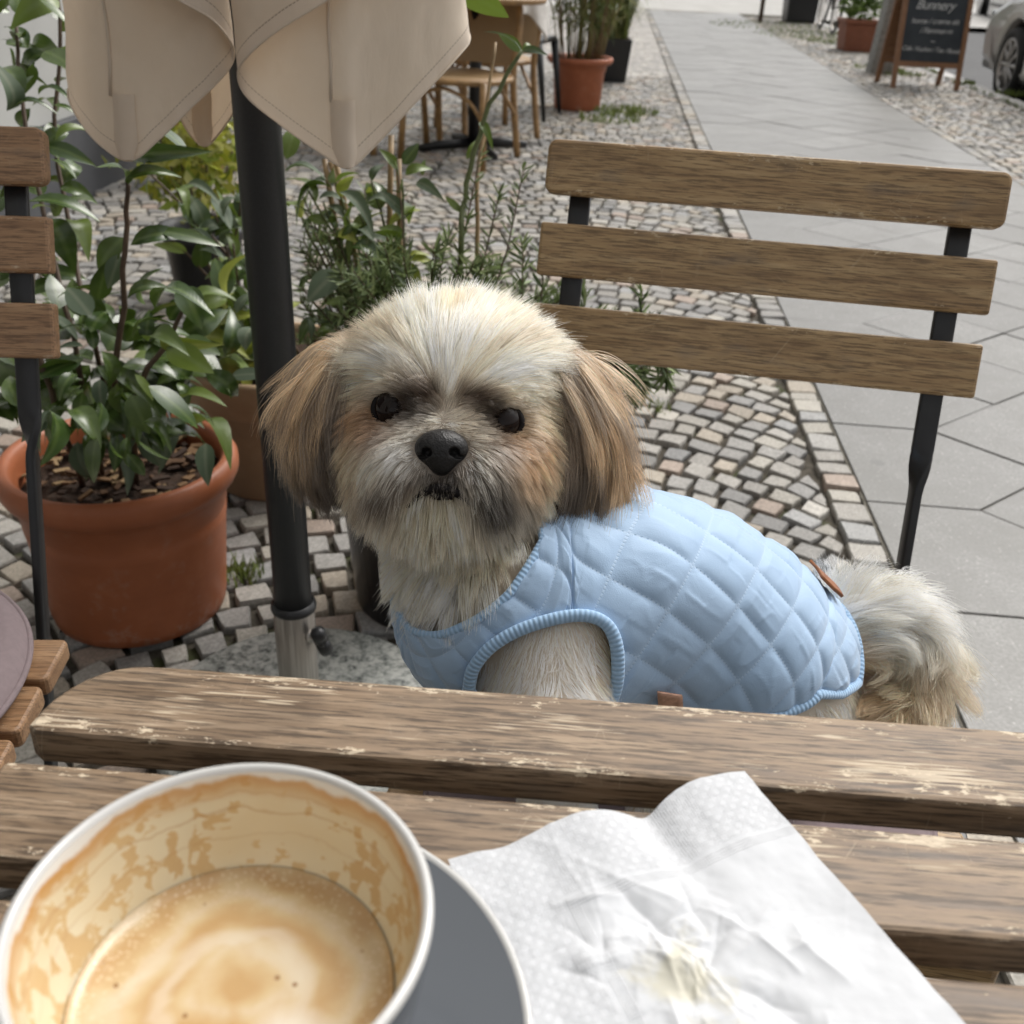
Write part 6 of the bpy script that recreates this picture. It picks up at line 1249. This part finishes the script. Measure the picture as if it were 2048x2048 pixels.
def grow(gi, n, nclump, seg=8, lift=.35, clump=.55, curl=.22, rad=.00020):
    R0 = sample(gi, n); C0 = sample(gi, nclump); groups = ORD if gi in (3, 6) else {0: ['head', 'earL', 'earR', 'neck'], 1: ['head', 'earL'], 2: ['head', 'earR'], 5: ['leg'], 7: ['tail', 'rump'], 4: ORD}[gi]
    f = lambda p: body(p, groups)
    if gi == 0:
        for e_ in EYE: R0 = R0[np.linalg.norm(R0 - e_, axis=1) > .0101]
        R0 = R0[nose(R0) > .0004]; x_, y_ = face(R0); R0 = R0[((x_ - 826) / 30) ** 2 + ((y_ - 931) / 7) ** 2 > 1]
    if gi in (3, 4, 5, 6):
        N0 = grad(R0, f); keep = []
        for p, n_ in zip(R0, N0):
            co, _, ds = kdv.find(p); keep.append(ds > (.021 if gi != 5 else .006) or (np.array(co) - p) @ n_ < .45 * ds)
        R0 = R0[np.array(keep)]
    kd = KDTree(len(C0))
    for i, p in enumerate(C0): kd.insert(p, i)
    kd.balance(); ci = np.array([kd.find(p)[1] for p in R0])
    def path(Pr, jit, noise):
        N = grad(Pr, f); L = length(Pr, gi) * (1 + jit); P = [Pr]; p = Pr.copy(); t = nrm(flow(Pr, gi)); t = t - N * np.minimum((t * N).sum(1, keepdims=True), 0); v = nrm(nrm(t) + N * lift + noise * curl)
        for s_ in range(seg):
            fl_ = nrm(flow(p, gi)); v = nrm(v * .72 + fl_ * .30 + noise * curl * .12 + Zd * .05); p = p + v * (L / seg)[:, None]
            d = f(p); m = (.003 + .0019 * s_) if gi == 3 else (.0012 + .0006 * s_); bad = d < m
            if bad.any(): gq = grad(p[bad], f); p[bad] = p[bad] + gq * (m - d[bad])[:, None]
            P.append(p.copy())
        return np.stack(P, 1)
    nc = RNG.normal(0, 1, (len(C0), 3)); CP_ = path(C0, RNG.normal(0, .15, len(C0)), nc); own = path(R0, np.clip(RNG.normal(0, .22, len(R0)), -.6, .6), nc[ci] * .75 + RNG.normal(0, .55, R0.shape))
    if gi in (1, 2, 7):                                           # soft waves shared by each lock
        tw_ = np.linspace(0, 1, seg + 1)[None, :, None]; CP_ = CP_ + nrm(nc)[:, None] * (.0030 * np.sin(2 * pi * 1.15 * tw_ + RNG.random((len(C0), 1, 1)) * 6.3)) * tw_
    tq = np.linspace(0, 1, seg + 1)[None, :, None]; cl = np.clip(clump * (1 + RNG.normal(0, .4, (len(R0), 1, 1))), 0, .92); tgt = CP_[ci] + (R0 - C0[ci])[:, None] * (1 - .75 * tq); Pth = own + (tgt - own) * cl * tq ** 1.3
    reg = np.full(len(R0), gi); c0 = coat(R0, reg); jit = np.exp(RNG.normal(0, .16, (len(R0), 1)) + RNG.normal(0, .13, len(C0))[ci][:, None]); c0 = c0 * jit
    tipc = coat(Pth[:, -2], reg) * jit if gi in (0, 1, 2, 3, 7) else c0
    if gi == 0: c0 = (coat(Pth[:, 1], reg) * .5 + coat(Pth[:, seg // 2], reg) * .5) * jit
    if gi in (1, 2):                                              # grey brown locks among the golden ones
        g_ = (RNG.random(len(C0)) < .42)[ci][:, None] * RNG.uniform(.35, .8, (len(R0), 1)); c0 = c0 * (1 - g_) + np.array([.235, .20, .17]) * g_; tipc = tipc * (1 - g_) + np.array([.17, .145, .125]) * g_
    if gi == 0:
        x, y = face(R0); mz = np.exp(-(((x - 838) / 130) ** 2 + ((y - 885) / 85) ** 2) ** 1.2)[:, None]; wht = (RNG.random((len(R0), 1)) < .45) * mz * sstep(985, 925, y)[:, None] * sstep(.0, .30, mz) * sstep(960, 890, x)[:, None] * (((x - 828) / 60) ** 2 + ((y - 910) / 48) ** 2 > 1)[:, None]; tipc = tipc * (1 - wht) + np.array([.80, .77, .70]) * wht; c0 = c0 * (1 - .45 * mz)
    c0 = np.clip(c0 ** 1.28 * 1.5, 0, .88); tipc = np.clip(tipc ** 1.28 * 1.5, 0, .88); tt_ = tq ** .8; cc = np.clip(c0[:, None] * (1 - tt_) + tipc[:, None] * tt_, .006, .88)
    HP_.append(Pth.reshape(-1, 3)); HC_.append(cc.reshape(-1, 3)); HS_.append((len(R0), seg + 1, rad))
grow(0, 62000, 1700, 9, .12, .50, .11, .00015); grow(1, 14000, 300, 10, .20, .58, .30, .00016); grow(2, 16000, 330, 10, .20, .58, .30, .00016); grow(3, 20000, 420, 9, .60, .55, .30, .00017); grow(5, 16000, 420, 6, .22, .45, .22, .00016); grow(6, 9000, 300, 7, .25, .5, .25); grow(7, 14000, 150, 11, .50, .70, .55, .00017)
def m_hair():
    s = NT('dog_hair'); s.set(base=s.attr(), rough=.45, spec=.35); h = s.n('ShaderNodeBsdfHairPrincipled'); h.parametrization = 'COLOR'; s.l(s.attr(), h.inputs['Color']); h.inputs['Roughness'].default_value = .38; h.inputs['Radial Roughness'].default_value = .6
    mx = s.n('ShaderNodeMixShader'); mx.inputs[0].default_value = .40; s.l(s.b.outputs[0], mx.inputs[1]); s.l(h.outputs[0], mx.inputs[2]); s.l(mx.outputs[0], s.out.inputs[0]); return s.m
hc = bpy.data.hair_curves.new('fur'); sizes = np.concatenate([np.full(n, m) for n, m, _ in HS_]).astype(int); hc.add_curves(sizes.tolist())
hc.attributes['position'].data.foreach_set('vector', np.concatenate(HP_).astype(np.float32).ravel())
rr = np.concatenate([np.tile(r_ * np.array([.75, 1] + list(np.linspace(1, .18, m - 2))), n) for n, m, r_ in HS_]); ra = hc.attributes.get('radius') or hc.attributes.new('radius', 'FLOAT', 'POINT'); ra.data.foreach_set('value', rr.astype(np.float32))
ca = hc.attributes.new('col', 'FLOAT_COLOR', 'POINT'); hcol = np.ones((len(rr), 4), np.float32); hcol[:, :3] = np.concatenate(HC_); ca.data.foreach_set('color', hcol.ravel())
hc.materials.append(m_hair()); link('fur', hc, dog)
